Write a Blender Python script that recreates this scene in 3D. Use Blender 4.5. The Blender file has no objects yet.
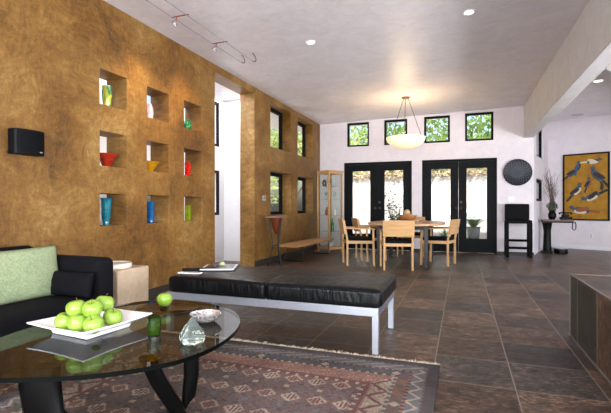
import bpy, bmesh, math, random
from mathutils import Vector, Matrix, Euler, noise
R = math.radians
scene = bpy.context.scene
COL = scene.collection
rnd = random.Random(7)

# ------------------------------------------------------------------ helpers
def lin(c):
    return c / 12.92 if c <= 0.04045 else ((c + 0.055) / 1.055) ** 2.4
def rgb(r, g, b):
    return (lin(r / 255), lin(g / 255), lin(b / 255), 1)

class MB:
    """collects shapes into one mesh"""
    def __init__(self):
        self.bm = bmesh.new()
    def _faces(self, vs, fs, mi=0):
        bv = [self.bm.verts.new(v) for v in vs]
        out = []
        for f in fs:
            try:
                fa = self.bm.faces.new([bv[i] for i in f]); fa.material_index = mi; out.append(fa)
            except ValueError:
                pass
        return bv, out
    def box(self, x0, x1, y0, y1, z0, z1, mi=0, M=None):
        vs = [Vector((x, y, z)) for z in (z0, z1) for y in (y0, y1) for x in (x0, x1)]
        if M is not None: vs = [M @ v for v in vs]
        self._faces(vs, [(0, 2, 3, 1), (4, 5, 7, 6), (0, 1, 5, 4), (2, 6, 7, 3), (0, 4, 6, 2), (1, 3, 7, 5)], mi)
        return self
    def bar(self, p, q, w, h, mi=0, up=(0, 0, 1)):
        """rectangular bar from p to q; w sideways, h along up"""
        p, q = Vector(p), Vector(q); d = (q - p).normalized(); u = Vector(up)
        if abs(d.dot(u)) > 0.98: u = Vector((0, 1, 0))
        s = d.cross(u).normalized(); t = s.cross(d).normalized()
        vs = []
        for e in (p, q):
            for a, b in ((-1, -1), (1, -1), (1, 1), (-1, 1)):
                vs.append(e + s * (a * w / 2) + t * (b * h / 2))
        self._faces(vs, [(0, 1, 2, 3), (7, 6, 5, 4), (0, 4, 5, 1), (1, 5, 6, 2), (2, 6, 7, 3), (3, 7, 4, 0)], mi)
        return self
    def tube(self, pts, r, n=10, mi=0, closed=False):
        pts = [Vector(p) for p in pts]; k = len(pts)
        rs = r if isinstance(r, (list, tuple)) else [r] * k
        rings = []; prev = None
        for i, p in enumerate(pts):
            if closed: d = pts[(i + 1) % k] - pts[i - 1]
            else: d = pts[min(i + 1, k - 1)] - pts[max(i - 1, 0)]
            d.normalize()
            if prev is None:
                a = Vector((0, 0, 1)) if abs(d.z) < 0.9 else Vector((1, 0, 0))
                s = d.cross(a).normalized()
            else:
                s = (prev - d * prev.dot(d)).normalized()
            prev = s; t = d.cross(s)
            rings.append([self.bm.verts.new(p + (s * math.cos(2 * math.pi * j / n) + t * math.sin(2 * math.pi * j / n)) * rs[i]) for j in range(n)])
        m = k if closed else k - 1
        for i in range(m):
            a, b = rings[i], rings[(i + 1) % k]
            for j in range(n):
                f = self.bm.faces.new((a[j], a[(j + 1) % n], b[(j + 1) % n], b[j])); f.material_index = mi
        if not closed:
            f = self.bm.faces.new(rings[0][::-1]); f.material_index = mi
            f = self.bm.faces.new(rings[-1]); f.material_index = mi
        return self
    def lathe(self, prof, n=32, c=(0, 0, 0), mi=0, M=None, sx=1, sy=1):
        """prof: list of (r, z); ends with r=0 are closed to a point"""
        c = Vector(c); rings = []
        for r, z in prof:
            if r < 1e-6:
                v = Vector((0, 0, z))
                rings.append([self.bm.verts.new((M @ v if M is not None else v) + c)])
            else:
                ring = []
                for j in range(n):
                    a = 2 * math.pi * j / n
                    v = Vector((r * sx * math.cos(a), r * sy * math.sin(a), z))
                    ring.append(self.bm.verts.new((M @ v if M is not None else v) + c))
                rings.append(ring)
        for a, b in zip(rings, rings[1:]):
            for j in range(n):
                k = (j + 1) % n
                if len(a) == 1 and len(b) == 1: continue
                if len(a) == 1: vs = (a[0], b[k], b[j])
                elif len(b) == 1: vs = (a[j], a[k], b[0])
                else: vs = (a[j], a[k], b[k], b[j])
                try:
                    f = self.bm.faces.new(vs); f.material_index = mi
                except ValueError: pass
        return self
    def prism(self, poly, z0, z1, mi=0, mside=None):
        n = len(poly)
        b = [self.bm.verts.new((p[0], p[1], z0)) for p in poly]
        t = [self.bm.verts.new((p[0], p[1], z1)) for p in poly]
        f = self.bm.faces.new(b[::-1]); f.material_index = mi
        f = self.bm.faces.new(t); f.material_index = mi
        for i in range(n):
            f = self.bm.faces.new((b[i], b[(i + 1) % n], t[(i + 1) % n], t[i])); f.material_index = mi if mside is None else mside
        return self
    def rbox(self, sx, sy, sz, c=(0, 0, 0), e=0.25, n=14, puff=0.0, M=None, mi=0, wob=0.0, seed=0):
        """rounded box: a subdivided cube with corner radius e (metres) and puffed faces"""
        h = Vector((sx / 2, sy / 2, sz / 2)); inner = Vector([max(0.0001, k - e) for k in h]); c = Vector(c)
        vid = {}
        def vert(p):
            key = tuple(round(k, 5) for k in p)
            if key in vid: return vid[key]
            q = Vector((p[0] * h.x, p[1] * h.y, p[2] * h.z))
            cl = Vector([max(-inner[i], min(inner[i], q[i])) for i in range(3)])
            d = q - cl
            if d.length > 1e-6: q = cl + d.normalized() * min(e, min(h))
            q = q + Vector((0, 0, p[2] * puff * (1 - p[0] ** 4) * (1 - p[1] ** 4)))
            if wob:
                q = q + Vector(noise.noise_vector(q * 9 + Vector((seed, seed * 2, 0)))) * wob
            if M is not None: q = M @ q
            v = self.bm.verts.new(q + c); vid[key] = v; return v
        g = [-math.cos(math.pi * i / n) * 0.5 + (2 * i / n - 1) * 0.5 for i in range(n + 1)]
        for ax in range(3):
            for s in (-1, 1):
                for i in range(n):
                    for j in range(n):
                        cs = []
                        for a, b in ((i, j), (i + 1, j), (i + 1, j + 1), (i, j + 1)):
                            p = [0, 0, 0]; p[ax] = s; p[(ax + 1) % 3] = g[a]; p[(ax + 2) % 3] = g[b]
                            cs.append(vert(p))
                        if s < 0: cs = cs[::-1]
                        try:
                            f = self.bm.faces.new(cs); f.material_index = mi
                        except ValueError: pass
        return self
    def ball(self, r, c=(0, 0, 0), n=16, mi=0, sq=(1, 1, 1)):
        prof = [(r * math.sin(math.pi * i / n), -r * math.cos(math.pi * i / n) * sq[2]) for i in range(n + 1)]
        prof[0] = (0, -r * sq[2]); prof[-1] = (0, r * sq[2])
        return self.lathe(prof, n * 2, c, mi, sx=sq[0], sy=sq[1])
    def quad(self, a, b, c, d, mi=0):
        self._faces([a, b, c, d], [(0, 1, 2, 3)], mi); return self
    def build(self, name, mat, parent=None, loc=(0, 0, 0), rz=0, smooth=35, bevel=0, bseg=2, recalc=True):
        if recalc: bmesh.ops.recalc_face_normals(self.bm, faces=self.bm.faces[:])
        me = bpy.data.meshes.new(name); self.bm.to_mesh(me); self.bm.free()
        for m in (mat if isinstance(mat, (list, tuple)) else [mat]): me.materials.append(m)
        if smooth:
            me.polygons.foreach_set('use_smooth', [True] * len(me.polygons))
            me.set_sharp_from_angle(angle=R(smooth))
        o = bpy.data.objects.new(name, me); COL.objects.link(o)
        o.location = loc; o.rotation_euler = (0, 0, rz)
        if parent is not None: o.parent = parent
        if bevel:
            b = o.modifiers.new('bevel', 'BEVEL'); b.width = bevel; b.segments = bseg; b.limit_method = 'ANGLE'; b.angle_limit = R(40)
        return o

def tag(o, label=None, cat=None, group=None, kind=None):
    if label: o['label'] = label
    if cat: o['category'] = cat
    if group: o['group'] = group
    if kind: o['kind'] = kind
    return o
def thing(name, label, cat, loc=(0, 0, 0), rz=0, group=None):
    o = bpy.data.objects.new(name, None); COL.objects.link(o)
    o.location = loc; o.rotation_euler = (0, 0, rz); o.empty_display_size = 0.1
    return tag(o, label, cat, group)
def copy_tree(o, parent=None):
    c = o.copy(); COL.objects.link(c)
    if parent is not None: c.parent = parent
    for ch in list(o.children): copy_tree(ch, c)
    return c
def dup(root, loc, rz=0, label=None):
    c = copy_tree(root); c.location = loc; c.rotation_euler = (0, 0, rz)
    if label: c['label'] = label
    return c
def struct(o, label=None):
    o['kind'] = 'structure'
    if label: o['label'] = label
    return o

# ------------------------------------------------------------------ materials
class NT:
    def __init__(self, name):
        self.m = bpy.data.materials.new(name); self.m.use_nodes = True
        self.t = self.m.node_tree; self.t.nodes.clear()
        self.out = self.n('ShaderNodeOutputMaterial')
    def n(self, kind, **kw):
        nd = self.t.nodes.new(kind)
        for k, v in kw.items(): setattr(nd, k, v)
        return nd
    def l(self, a, b): self.t.links.new(a, b)
    def math(self, op, a, b=None, c=None):
        nd = self.n('ShaderNodeMath', operation=op)
        for i, v in enumerate((a, b, c)):
            if v is None: continue
            if isinstance(v, (int, float)): nd.inputs[i].default_value = v
            else: self.l(v, nd.inputs[i])
        return nd.outputs[0]
    def coord(self, which='Object'):
        return self.n('ShaderNodeTexCoord').outputs[which]
    def mapping(self, vec, scale=(1, 1, 1), loc=(0, 0, 0), rot=(0, 0, 0)):
        m = self.n('ShaderNodeMapping'); self.l(vec, m.inputs[0])
        m.inputs['Location'].default_value = loc; m.inputs['Rotation'].default_value = rot; m.inputs['Scale'].default_value = scale
        return m.outputs[0]
    def noise(self, vec, scale, detail=4, rough=0.55, dist=0.0):
        nd = self.n('ShaderNodeTexNoise'); self.l(vec, nd.inputs['Vector'])
        nd.inputs['Scale'].default_value = scale; nd.inputs['Detail'].default_value = detail
        nd.inputs['Roughness'].default_value = rough; nd.inputs['Distortion'].default_value = dist
        return nd.outputs['Fac']
    def ramp(self, fac, stops, interp='LINEAR'):
        nd = self.n('ShaderNodeValToRGB'); self.l(fac, nd.inputs[0]); cr = nd.color_ramp; cr.interpolation = interp
        while len(cr.elements) > 1: cr.elements.remove(cr.elements[-1])
        cr.elements[0].position = stops[0][0]; cr.elements[0].color = stops[0][1]
        for p, c in stops[1:]:
            e = cr.elements.new(p); e.color = c
        return nd.outputs[0]
    def mix(self, fac, a, b, blend='MIX'):
        nd = self.n('ShaderNodeMix', data_type='RGBA', blend_type=blend)
        for s, v in ((0, fac), (6, a), (7, b)):
            if isinstance(v, (int, float)): nd.inputs[s].default_value = v
            elif isinstance(v, tuple): nd.inputs[s].default_value = v
            else: self.l(v, nd.inputs[s])
        return nd.outputs[2]
    def bump(self, h, strength=0.3, dist=0.01):
        nd = self.n('ShaderNodeBump'); self.l(h, nd.inputs['Height'])
        nd.inputs['Strength'].default_value = strength; nd.inputs['Distance'].default_value = dist
        return nd.outputs[0]
    def principled(self, color, rough=0.5, metal=0.0, spec=0.5, normal=None, **kw):
        p = self.n('ShaderNodeBsdfPrincipled')
        for nm, v in (('Base Color', color), ('Roughness', rough), ('Metallic', metal), ('Specular IOR Level', spec)):
            if isinstance(v, (int, float, tuple)): p.inputs[nm].default_value = v
            else: self.l(v, p.inputs[nm])
        if normal is not None: self.l(normal, p.inputs['Normal'])
        for k, v in kw.items(): p.inputs[k.replace('_', ' ')].default_value = v
        self.l(p.outputs[0], self.out.inputs[0])
        return p

def plain(name, col, rough=0.5, metal=0.0, spec=0.5, var=0.08, scale=30, bump=0.0, **kw):
    t = NT(name); v = t.coord()
    f = t.noise(v, scale, 3)
    d = tuple(max(0, c * (1 - var)) for c in col[:3]) + (1,)
    u = tuple(min(1, c * (1 + var)) for c in col[:3]) + (1,)
    c = t.ramp(f, [(0.3, d), (0.7, u)])
    t.principled(c, rough, metal, spec, t.bump(f, bump, 0.005) if bump else None, **kw)
    return t.m

def wood(name, c1, c2, rough=0.45, scale=(3, 40, 40), spec=0.4):
    t = NT(name); v = t.mapping(t.coord(), scale)
    f = t.noise(v, 1.0, 5, 0.6, 0.6)
    t.principled(t.ramp(f, [(0.25, c1), (0.75, c2)]), rough, 0, spec, t.bump(f, 0.08, 0.004))
    return t.m

def mustard_plaster():
    t = NT('mustard_plaster'); v = t.coord()
    warp = t.n('ShaderNodeTexNoise'); t.l(v, warp.inputs['Vector']); warp.inputs['Scale'].default_value = 0.9; warp.inputs['Detail'].default_value = 3
    wv = t.n('ShaderNodeVectorMath', operation='MULTIPLY_ADD'); t.l(warp.outputs['Color'], wv.inputs[0]); wv.inputs[1].default_value = (.7, .7, .7); t.l(v, wv.inputs[2])
    big = t.noise(wv.outputs[0], 0.9, 3, 0.5)
    mid = t.noise(wv.outputs[0], 2.6, 8, 0.72)
    str1 = t.noise(t.mapping(wv.outputs[0], (2, 4.0, 9), rot=(R(35), 0, 0)), 2.4, 7, 0.75, 0.6)
    str2 = t.noise(t.mapping(wv.outputs[0], (2, 11.0, 4.0), rot=(R(-12), 0, 0)), 2.2, 7, 0.75, 0.6)
    fine = t.noise(v, 60, 4, 0.7)
    a = t.math('ADD', t.math('MULTIPLY', mid, 0.45), t.math('MULTIPLY', big, 0.55))
    b = t.math('ADD', t.math('MULTIPLY', str1, 0.5), t.math('MULTIPLY', str2, 0.5))
    s = t.math('ADD', t.math('MULTIPLY', a, 0.52), t.math('ADD', t.math('MULTIPLY', b, 0.40), t.math('MULTIPLY', fine, 0.08)))
    c = t.ramp(s, [(0.40, rgb(70, 49, 22)), (0.465, rgb(106, 75, 32)), (0.53, rgb(131, 97, 47)), (0.61, rgb(164, 136, 88))])
    c2 = t.ramp(big, [(0.35, rgb(255, 238, 200)), (0.65, rgb(255, 255, 255))])
    c = t.mix(0.7, c, c2, 'MULTIPLY')
    t.principled(c, t.math('ADD', t.math('MULTIPLY', mid, 0.25), 0.42), 0, 0.35, t.bump(s, 0.35, 0.02))
    return t.m

def white_plaster(name, c1, c2, rough=0.6, scale=3.0, spec=0.3, bump=0.15):
    t = NT(name); v = t.coord()
    f = t.noise(v, scale, 6, 0.65, 1.2); g = t.noise(v, scale * 6, 5, 0.65, 0.8)
    s = t.math('ADD', t.math('MULTIPLY', f, 0.6), t.math('MULTIPLY', g, 0.4))
    t.principled(t.ramp(s, [(0.35, c1), (0.65, c2)]), rough, 0, spec, t.bump(s, bump, 0.02))
    return t.m

def slate_tiles(name, axes=('X', 'Y'), origin=(-0.17, 2.70), pitch=(0.457, 0.457), grout=0.0028, side=False):
    t = NT(name); v = t.coord(); sp = t.n('ShaderNodeSeparateXYZ'); t.l(v, sp.inputs[0])
    q = []
    for k in range(2):
        q.append(t.math('DIVIDE', t.math('SUBTRACT', sp.outputs[axes[k]], origin[k]), pitch[k]))
    cell = t.n('ShaderNodeCombineXYZ')
    for k in range(2): t.l(t.math('FLOOR', q[k]), cell.inputs[k])
    wn = t.n('ShaderNodeTexWhiteNoise', noise_dimensions='2D'); t.l(cell.outputs[0], wn.inputs['Vector'])
    edge = []
    for k in range(2):
        f = t.math('FRACT', q[k]); edge.append(t.math('MULTIPLY', t.math('MINIMUM', f, t.math('SUBTRACT', 1.0, f)), pitch[k]))
    e = t.math('MINIMUM', edge[0], edge[1])
    wob = t.math('MULTIPLY', t.noise(v, 30, 2), 0.003)
    g = t.math('LESS_THAN', t.math('SUBTRACT', e, wob), grout - 0.0012)
    off = t.n('ShaderNodeVectorMath', operation='MULTIPLY_ADD'); t.l(wn.outputs['Color'], off.inputs[0]); off.inputs[1].default_value = (9, 9, 9); t.l(v, off.inputs[2])
    n1 = t.noise(off.outputs[0], 5.5, 8, 0.75, 1.2); n2 = t.noise(t.mapping(off.outputs[0], (1, 2.6, 1), rot=(0, 0, 0.6)), 22, 7, 0.75, 0.8)
    s = t.math('ADD', t.math('MULTIPLY', n1, 0.5), t.math('MULTIPLY', n2, 0.5))
    brown = t.ramp(s, [(0.38, rgb(26, 20, 18)), (0.46, rgb(84, 66, 55)), (0.53, rgb(124, 99, 81)), (0.62, rgb(182, 156, 134))])
    grey = t.ramp(s, [(0.38, rgb(22, 20, 20)), (0.47, rgb(68, 63, 61)), (0.54, rgb(102, 93, 87)), (0.64, rgb(156, 140, 130))])
    c = t.mix(t.math('GREATER_THAN', wn.outputs['Value'], 0.62) if not side else t.math('GREATER_THAN', q[0], 0.0), brown, grey if not side else t.ramp(s, [(0.38, rgb(26, 30, 28)), (0.5, rgb(56, 60, 54)), (0.62, rgb(104, 106, 96))]))
    c = t.mix(1.0, c, t.ramp(n2, [(.36, rgb(120, 116, 114)), (.5, rgb(205, 200, 198)), (.62, rgb(255, 250, 246))]), 'MULTIPLY')
    val = t.n('ShaderNodeSeparateColor'); t.l(wn.outputs['Color'], val.inputs[0])
    tint = t.ramp(val.outputs[1], [(0.0, rgb(165, 162, 165)), (0.5, rgb(235, 225, 218)), (1.0, rgb(255, 255, 255))])
    c = t.mix(1.0, c, tint, 'MULTIPLY')
    c = t.mix(g, c, rgb(140, 126, 108))
    h = t.math('SUBTRACT', s, t.math('MULTIPLY', g, 0.5))
    rough = t.math('ADD', t.math('MULTIPLY', n2, 0.34), 0.17)
    t.principled(c, rough, 0, 0.42, t.bump(h, 0.7, 0.02))
    return t.m

def pane_glass(name, tint=(0.97, 0.98, 0.97, 1), ior=1.45, fac=1.0):
    t = NT(name); fr = t.n('ShaderNodeFresnel'); fr.inputs[0].default_value = ior
    geo = t.n('ShaderNodeNewGeometry')
    front = t.math('SUBTRACT', 1.0, geo.outputs['Backfacing'])
    f = t.math('MULTIPLY', t.math('MULTIPLY', fr.outputs[0], front), fac)
    tr = t.n('ShaderNodeBsdfTransparent'); tr.inputs[0].default_value = tint
    gl = t.n('ShaderNodeBsdfGlossy'); gl.inputs['Roughness'].default_value = 0.0
    mx = t.n('ShaderNodeMixShader'); t.l(f, mx.inputs[0]); t.l(tr.outputs[0], mx.inputs[1]); t.l(gl.outputs[0], mx.inputs[2])
    t.l(mx.outputs[0], t.out.inputs[0]); return t.m

def solid_glass(name, col, rough=0.02, ior=1.45, dens=1.0):
    t = NT(name); p = t.principled(col, rough, 0, 0.5); p.inputs['Transmission Weight'].default_value = 1.0; p.inputs['IOR'].default_value = ior
    return t.m

def coloured_glass(name, c1, c2, scale=(3, 3, 8), trans=0.25):
    t = NT(name); v = t.mapping(t.coord(), scale); f = t.noise(v, 2.0, 4, 0.6, 0.8)
    p = t.principled(t.ramp(f, [(0.35, c1), (0.65, c2)]), 0.1, 0, 0.6)
    p.inputs['Transmission Weight'].default_value = trans
    return t.m

def emit(name, col, s):
    t = NT(name); e = t.n('ShaderNodeEmission'); e.inputs[0].default_value = col; e.inputs[1].default_value = s
    t.l(e.outputs[0], t.out.inputs[0]); return t.m

M = {}
M['mustard'] = mustard_plaster()
M['white_wall'] = white_plaster('white_wall', rgb(214, 207, 212), rgb(226, 220, 225), 0.65)
M['hall_white'] = white_plaster('hall_white', rgb(228, 226, 230), rgb(236, 235, 238), 0.7)
M['ceiling'] = white_plaster('ceiling', rgb(210, 205, 209), rgb(230, 225, 229), 0.42, 2.6, 0.45, 0.45)
M['beam'] = white_plaster('beam', rgb(204, 202, 202), rgb(222, 219, 218), 0.55, 3, 0.35, 0.25)
M['slate'] = slate_tiles('slate_floor')
M['slate_side'] = slate_tiles('slate_side', ('Y', 'Z'), (3.255, -0.02), (0.505, 0.55), 0.008, True)
M['slate_top'] = slate_tiles('slate_top', ('X', 'Y'), (0.82, 3.255), (0.47, 0.505))
M['dark_base'] = plain('dark_baseboard', rgb(48, 42, 38), 0.5)
M['white_trim'] = plain('white_trim', rgb(225, 225, 228), 0.45)
M['black_frame'] = plain('black_frame', rgb(13, 16, 19), 0.6, 0, 0.12)
M['pane'] = pane_glass('window_pane')
M['brass'] = plain('dark_brass', rgb(70, 60, 45), 0.35, 0.9)
M['handle'] = plain('dark_bronze', rgb(52, 46, 42), 0.4, 0.5)
M['black_metal'] = plain('black_metal', rgb(10, 10, 11), 0.5, 0.2)
M['steel'] = plain('brushed_steel', rgb(168, 172, 182), 0.38, 0.75, var=0.04)
M['leather'] = None
M['birch'] = wood('birch_wood', rgb(186, 142, 92), rgb(212, 170, 118), 0.4)
M['table_wood'] = wood('table_wood', rgb(180, 138, 98), rgb(206, 166, 124), 0.4)
M['bench_wood'] = wood('bench_wood', rgb(160, 116, 70), rgb(200, 154, 104), 0.45)
M['cab_wood'] = wood('cabinet_wood', rgb(170, 128, 78), rgb(200, 160, 108), 0.45)
M['dark_wood'] = wood('dark_wood', rgb(26, 25, 27), rgb(46, 43, 45), 0.45)
M['ebony'] = plain('ebonised_wood', rgb(4, 4, 4), 0.4, 0, 0.14)
M['black_fabric'] = plain('black_fabric', rgb(8, 8, 9), 0.85, 0, 0.15, scale=120, bump=0.2)
M['white_ceramic'] = plain('white_ceramic', rgb(250, 250, 252), 0.18, 0, 0.5, var=0.01)
M['cream_ceramic'] = plain('cream_ceramic', rgb(222, 214, 200), 0.35)
M['tan_box'] = white_plaster('tan_plaster', rgb(176, 152, 126), rgb(196, 174, 148), 0.6, 5)
M['copper'] = plain('copper', rgb(136, 70, 48), 0.4, 0.7, var=0.2, scale=12)
M['black_plastic'] = plain('black_plastic', rgb(7, 8, 12), 0.5, 0, 0.15)
M['badge'] = plain('silver_badge', rgb(170, 172, 178), 0.3, 0.6)
M['chrome'] = plain('chrome', rgb(205, 205, 208), 0.12, 1.0, var=0.02)
M['lamp_on'] = emit('lamp_on', (1, 0.88, 0.72, 1), 5)

def leather():
    t = NT('black_leather'); v = t.coord()
    w = t.noise(t.mapping(v, (6, 2.5, 2)), 3.5, 3, 0.5, 0.9); f = t.noise(v, 140, 2)
    s = t.math('ADD', t.math('MULTIPLY', w, 0.9), t.math('MULTIPLY', f, 0.06))
    t.principled(rgb(7, 8, 10), t.math('ADD', t.math('MULTIPLY', w, 0.2), 0.26), 0, 0.19, t.bump(s, 0.35, 0.025)); return t.m
M['leather'] = leather()
def weave(name, c1, c2, scale=160, rough=0.9):
    t = NT(name); v = t.coord(); a = t.noise(t.mapping(v, (scale, scale, scale * 0.08)), 1, 2); b = t.noise(v, 5, 3)
    s = t.math('ADD', t.math('MULTIPLY', a, 0.7), t.math('MULTIPLY', b, 0.3))
    p = t.principled(t.ramp(s, [(0.3, c1), (0.7, c2)]), rough, 0, 0.15, t.bump(s, 0.3, 0.003)); return t.m
M['sofa'] = weave('navy_black_wool', rgb(7, 7, 10), rgb(15, 15, 20))
M['green_fabric'] = weave('sage_green_fabric', rgb(120, 134, 100), rgb(160, 172, 134), 90)

# ------------------------------------------------------------------ room shell
def wall_holes(name, plane, a0, a1, s0, s1, z0, z1, holes, mat, bevel=0.0):
    """slab wall; plane 'X' spans Y (s) and is a0..a1 thick in X, plane 'Y' the other way; holes are (s0,s1,z0,z1)"""
    ss = sorted(set([s0, s1] + [h[0] for h in holes] + [h[1] for h in holes]))
    zs = sorted(set([z0, z1] + [max(z0, h[2]) for h in holes] + [min(z1, h[3]) for h in holes]))
    bm = bmesh.new(); cache = {}
    def V(a, s, z):
        k = (round(a, 4), round(s, 4), round(z, 4))
        if k not in cache: cache[k] = bm.verts.new((a, s, z) if plane == 'X' else (s, a, z))
        return cache[k]
    def solid(i, j):
        if i < 0 or j < 0 or i >= len(ss) - 1 or j >= len(zs) - 1: return False
        cs, cz = (ss[i] + ss[i + 1]) / 2, (zs[j] + zs[j + 1]) / 2
        return not any(h[0] < cs < h[1] and h[2] < cz < h[3] for h in holes)
    for i in range(len(ss) - 1):
        for j in range(len(zs) - 1):
            if not solid(i, j): continue
            A, B, C, D = ss[i], ss[i + 1], zs[j], zs[j + 1]
            bm.faces.new((V(a0, A, C), V(a0, B, C), V(a0, B, D), V(a0, A, D)))
            bm.faces.new((V(a1, A, D), V(a1, B, D), V(a1, B, C), V(a1, A, C)))
            if not solid(i - 1, j): bm.faces.new((V(a0, A, C), V(a0, A, D), V(a1, A, D), V(a1, A, C)))
            if not solid(i + 1, j): bm.faces.new((V(a0, B, D), V(a0, B, C), V(a1, B, C), V(a1, B, D)))
            if not solid(i, j - 1): bm.faces.new((V(a0, B, C), V(a0, A, C), V(a1, A, C), V(a1, B, C)))
            if not solid(i, j + 1): bm.faces.new((V(a0, A, D), V(a0, B, D), V(a1, B, D), V(a1, A, D)))
    mb = MB(); mb.bm.free(); mb.bm = bm
    return struct(mb.build(name, mat, bevel=bevel, bseg=2))

YB = 10.27; XW = -3.35; XWB = -3.63; XH = -4.30
REAR = -3.2; XR = 5.2
def ceil_z(x): return 3.09 + (x + 3.35) * 0.024

fl = MB().box(XH - 0.3, XR + 0.2, REAR - 0.1, 13.2, -0.2, 0.0)
struct(fl.build('floor', M['slate'], smooth=0), 'floor of brown and grey slate tiles')

cols = [(3.287, 3.65), (3.96, 4.35), (4.655, 5.055)]
rows = [(0.845, 1.17), (1.445, 1.79), (2.056, 2.403)]
holes = [(a, b, c, d) for a, b in cols for c, d in rows]
OP0, OP1 = 5.385, 6.64
low, upp = (0.88, 1.71), (2.16, 2.99)
holes += [(OP0, OP1, 0.0, 2.985)]
lw = [(7.30, 8.31), (8.71, 9.72)]
holes += [(a, b, c, d) for a, b in lw for c, d in (low, upp)]
wall_holes('wall_left', 'X', XWB, XW, REAR, YB, 0, 3.12, holes, M['mustard'], bevel=0.012)
# hall behind the niches
hw = [(6.0, 7.06), (4.45, 5.45), (3.0, 4.0), (1.6, 2.6)]
wall_holes('wall_hall', 'X', XH - 0.2, XH, REAR, 7.29, 0, 3.12, [(a, b, c, d) for a, b in hw for c, d in (low, upp)], M['hall_white'])
struct(MB().box(XH, XWB, 7.24, 7.29, 0, 3.12).build('wall_hall_end', M['hall_white']))

bw = [(-2.654, -2.108), (-1.747, -1.205), (-0.825, -0.256), (0.063, 0.649)]
D1, D2 = (-2.73, -1.10), (-0.87, 0.72)
wall_holes('wall_back', 'Y', YB, YB + 0.22, XWB, 1.44, 0, 3.3,
           [(a, b, 2.50, 3.085 + i * 0.014) for i, (a, b) in enumerate(bw)] + [(D1[0], D1[1], 0, 2.11), (D2[0], D2[1], 0, 2.11)], M['white_wall'])

win_n = [0]
def window(plane, at, s0, s1, z0, z1, fw=0.045, depth=0.06):
    win_n[0] += 1
    f = MB()
    def bx(a, b, c, d):
        if plane == 'X': f.box(at - depth / 2, at + depth / 2, a, b, c, d)
        else: f.box(a, b, at - depth / 2, at + depth / 2, c, d)
    bx(s0, s1, z0, z0 + fw); bx(s0, s1, z1 - fw, z1); bx(s0, s0 + fw, z0 + fw, z1 - fw); bx(s1 - fw, s1, z0 + fw, z1 - fw)
    fr = struct(f.build('window_%d' % win_n[0], M['black_frame'], smooth=0))
    g = MB()
    if plane == 'X': g.box(at - 0.004, at + 0.004, s0 + fw, s1 - fw, z0 + fw, z1 - fw)
    else: g.box(s0 + fw, s1 - fw, at - 0.004, at + 0.004, z0 + fw, z1 - fw)
    g.build('pane', M['pane'], fr, smooth=0)
    return fr
for i, (a, b) in enumerate(bw): window('Y', YB + 0.07, a, b, 2.50, 3.085 + i * 0.014)
for a, b in lw:
    for c, d in (low, upp): window('X', XWB + 0.06, a, b, c, d, fw=0.06)
for a, b in hw:
    for c, d in (low, upp): window('X', XH - 0.02, a, b, c, d, fw=0.05, depth=.04)

# french doors
door_n = [0]
def door_unit(x0, x1, glass_z0=0.37):
    y0, y1 = YB + 0.02, YB + 0.13
    fw = 0.05
    f = MB().box(x0, x0 + fw, y0, y1, 0, 2.11).box(x1 - fw, x1, y0, y1, 0, 2.11).box(x0 + fw, x1 - fw, y0, y1, 2.06, 2.11)
    door_n[0] += 1
    struct(f.build('trim_%d' % door_n[0], M['black_frame'], smooth=0))
    mid = (x0 + x1) / 2
    for k, (a, b) in enumerate(((x0 + fw + 0.003, mid - 0.002), (mid + 0.002, x1 - fw - 0.003))):
        ya, yb = YB + 0.04, YB + 0.085
        so, si = (0.15, 0.17)
        ga, gb = (a + so, b - si) if k == 0 else (a + si, b - so)
        leaf = MB().box(a, ga, ya, yb, 0.012, 2.055).box(gb, b, ya, yb, 0.012, 2.055).box(ga, gb, ya, yb, 0.012, glass_z0).box(ga, gb, ya, yb, 1.90, 2.055)
        d = struct(leaf.build('door_%d' % (door_n[0] * 2 - 1 + k), M['black_frame'], smooth=0))
        MB().box(ga, gb, ya + 0.018, ya + 0.026, glass_z0, 1.90).build('pane', M['pane'], d, smooth=0)
        hx = (gb + b) / 2 + 0.035 if k == 0 else (a + ga) / 2 - 0.035
        h = MB().lathe([(0, 0), (0.032, 0), (0.032, 0.008), (0.012, 0.012), (0.012, 0.035), (0.03, 0.045), (0.032, 0.06), (0.02, 0.07), (0, 0.072)], 20,
                       (hx, ya, 1.0), M=Matrix.Rotation(R(90), 4, 'X'))
        h.build('door_handle', M['handle'], d)
        if k == 1:
            MB().lathe([(0, 0), (0.028, 0), (0.028, 0.012), (0, 0.014)], 20, (hx, ya, 1.14), M=Matrix.Rotation(R(90), 4, 'X')).build('deadbolt', M['handle'], d)
door_unit(*D1); door_unit(*D2, glass_z0=0.32)

# right of the room: nook beyond the beam
B = Vector((2.07, 12.5)); ad = Vector((0.89, -0.456)).normalized()
E = B + ad * ((XR - B.x) / ad.x)
def quad_wall(name, p, q, z0, z1, th, mat):
    p, q = Vector(p), Vector(q); d = (q - p).normalized(); n = Vector((-d.y, d.x)) * th
    return struct(MB().prism([p, q, q + n, p + n], z0, z1).build(name, mat))
quad_wall('wall_nook', B, E, 0, 3.3, 0.2, M['white_wall'])
# side wall of the nook with two stacked windows
sd = (B - Vector((1.44, YB))); sl = sd.length
sang = math.atan2(sd.y, sd.x)
wn = wall_holes('wall_nook_side', 'Y', 0.0, 0.2, 0.0, sl, 0, 3.3, [(0.35, 1.5, 1.16, 1.66), (0.35, 1.5, 2.16, 2.9)], M['white_wall'])
wn.location = (1.44, YB, 0); wn.rotation_euler = (0, 0, sang)
for c, d in ((1.16, 1.66), (2.16, 2.9)):
    w = window('Y', 0.07, 0.35, 1.5, c, d, 0.06); w.location = (1.44, YB, 0); w.rotation_euler = (0, 0, sang)
bs = quad_wall('baseboard_nook', B + ad * 0.05 - Vector((-ad.y, ad.x)) * 0.015, E - Vector((-ad.y, ad.x)) * 0.015, 0, 0.085, 0.015, M['white_trim'])
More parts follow.
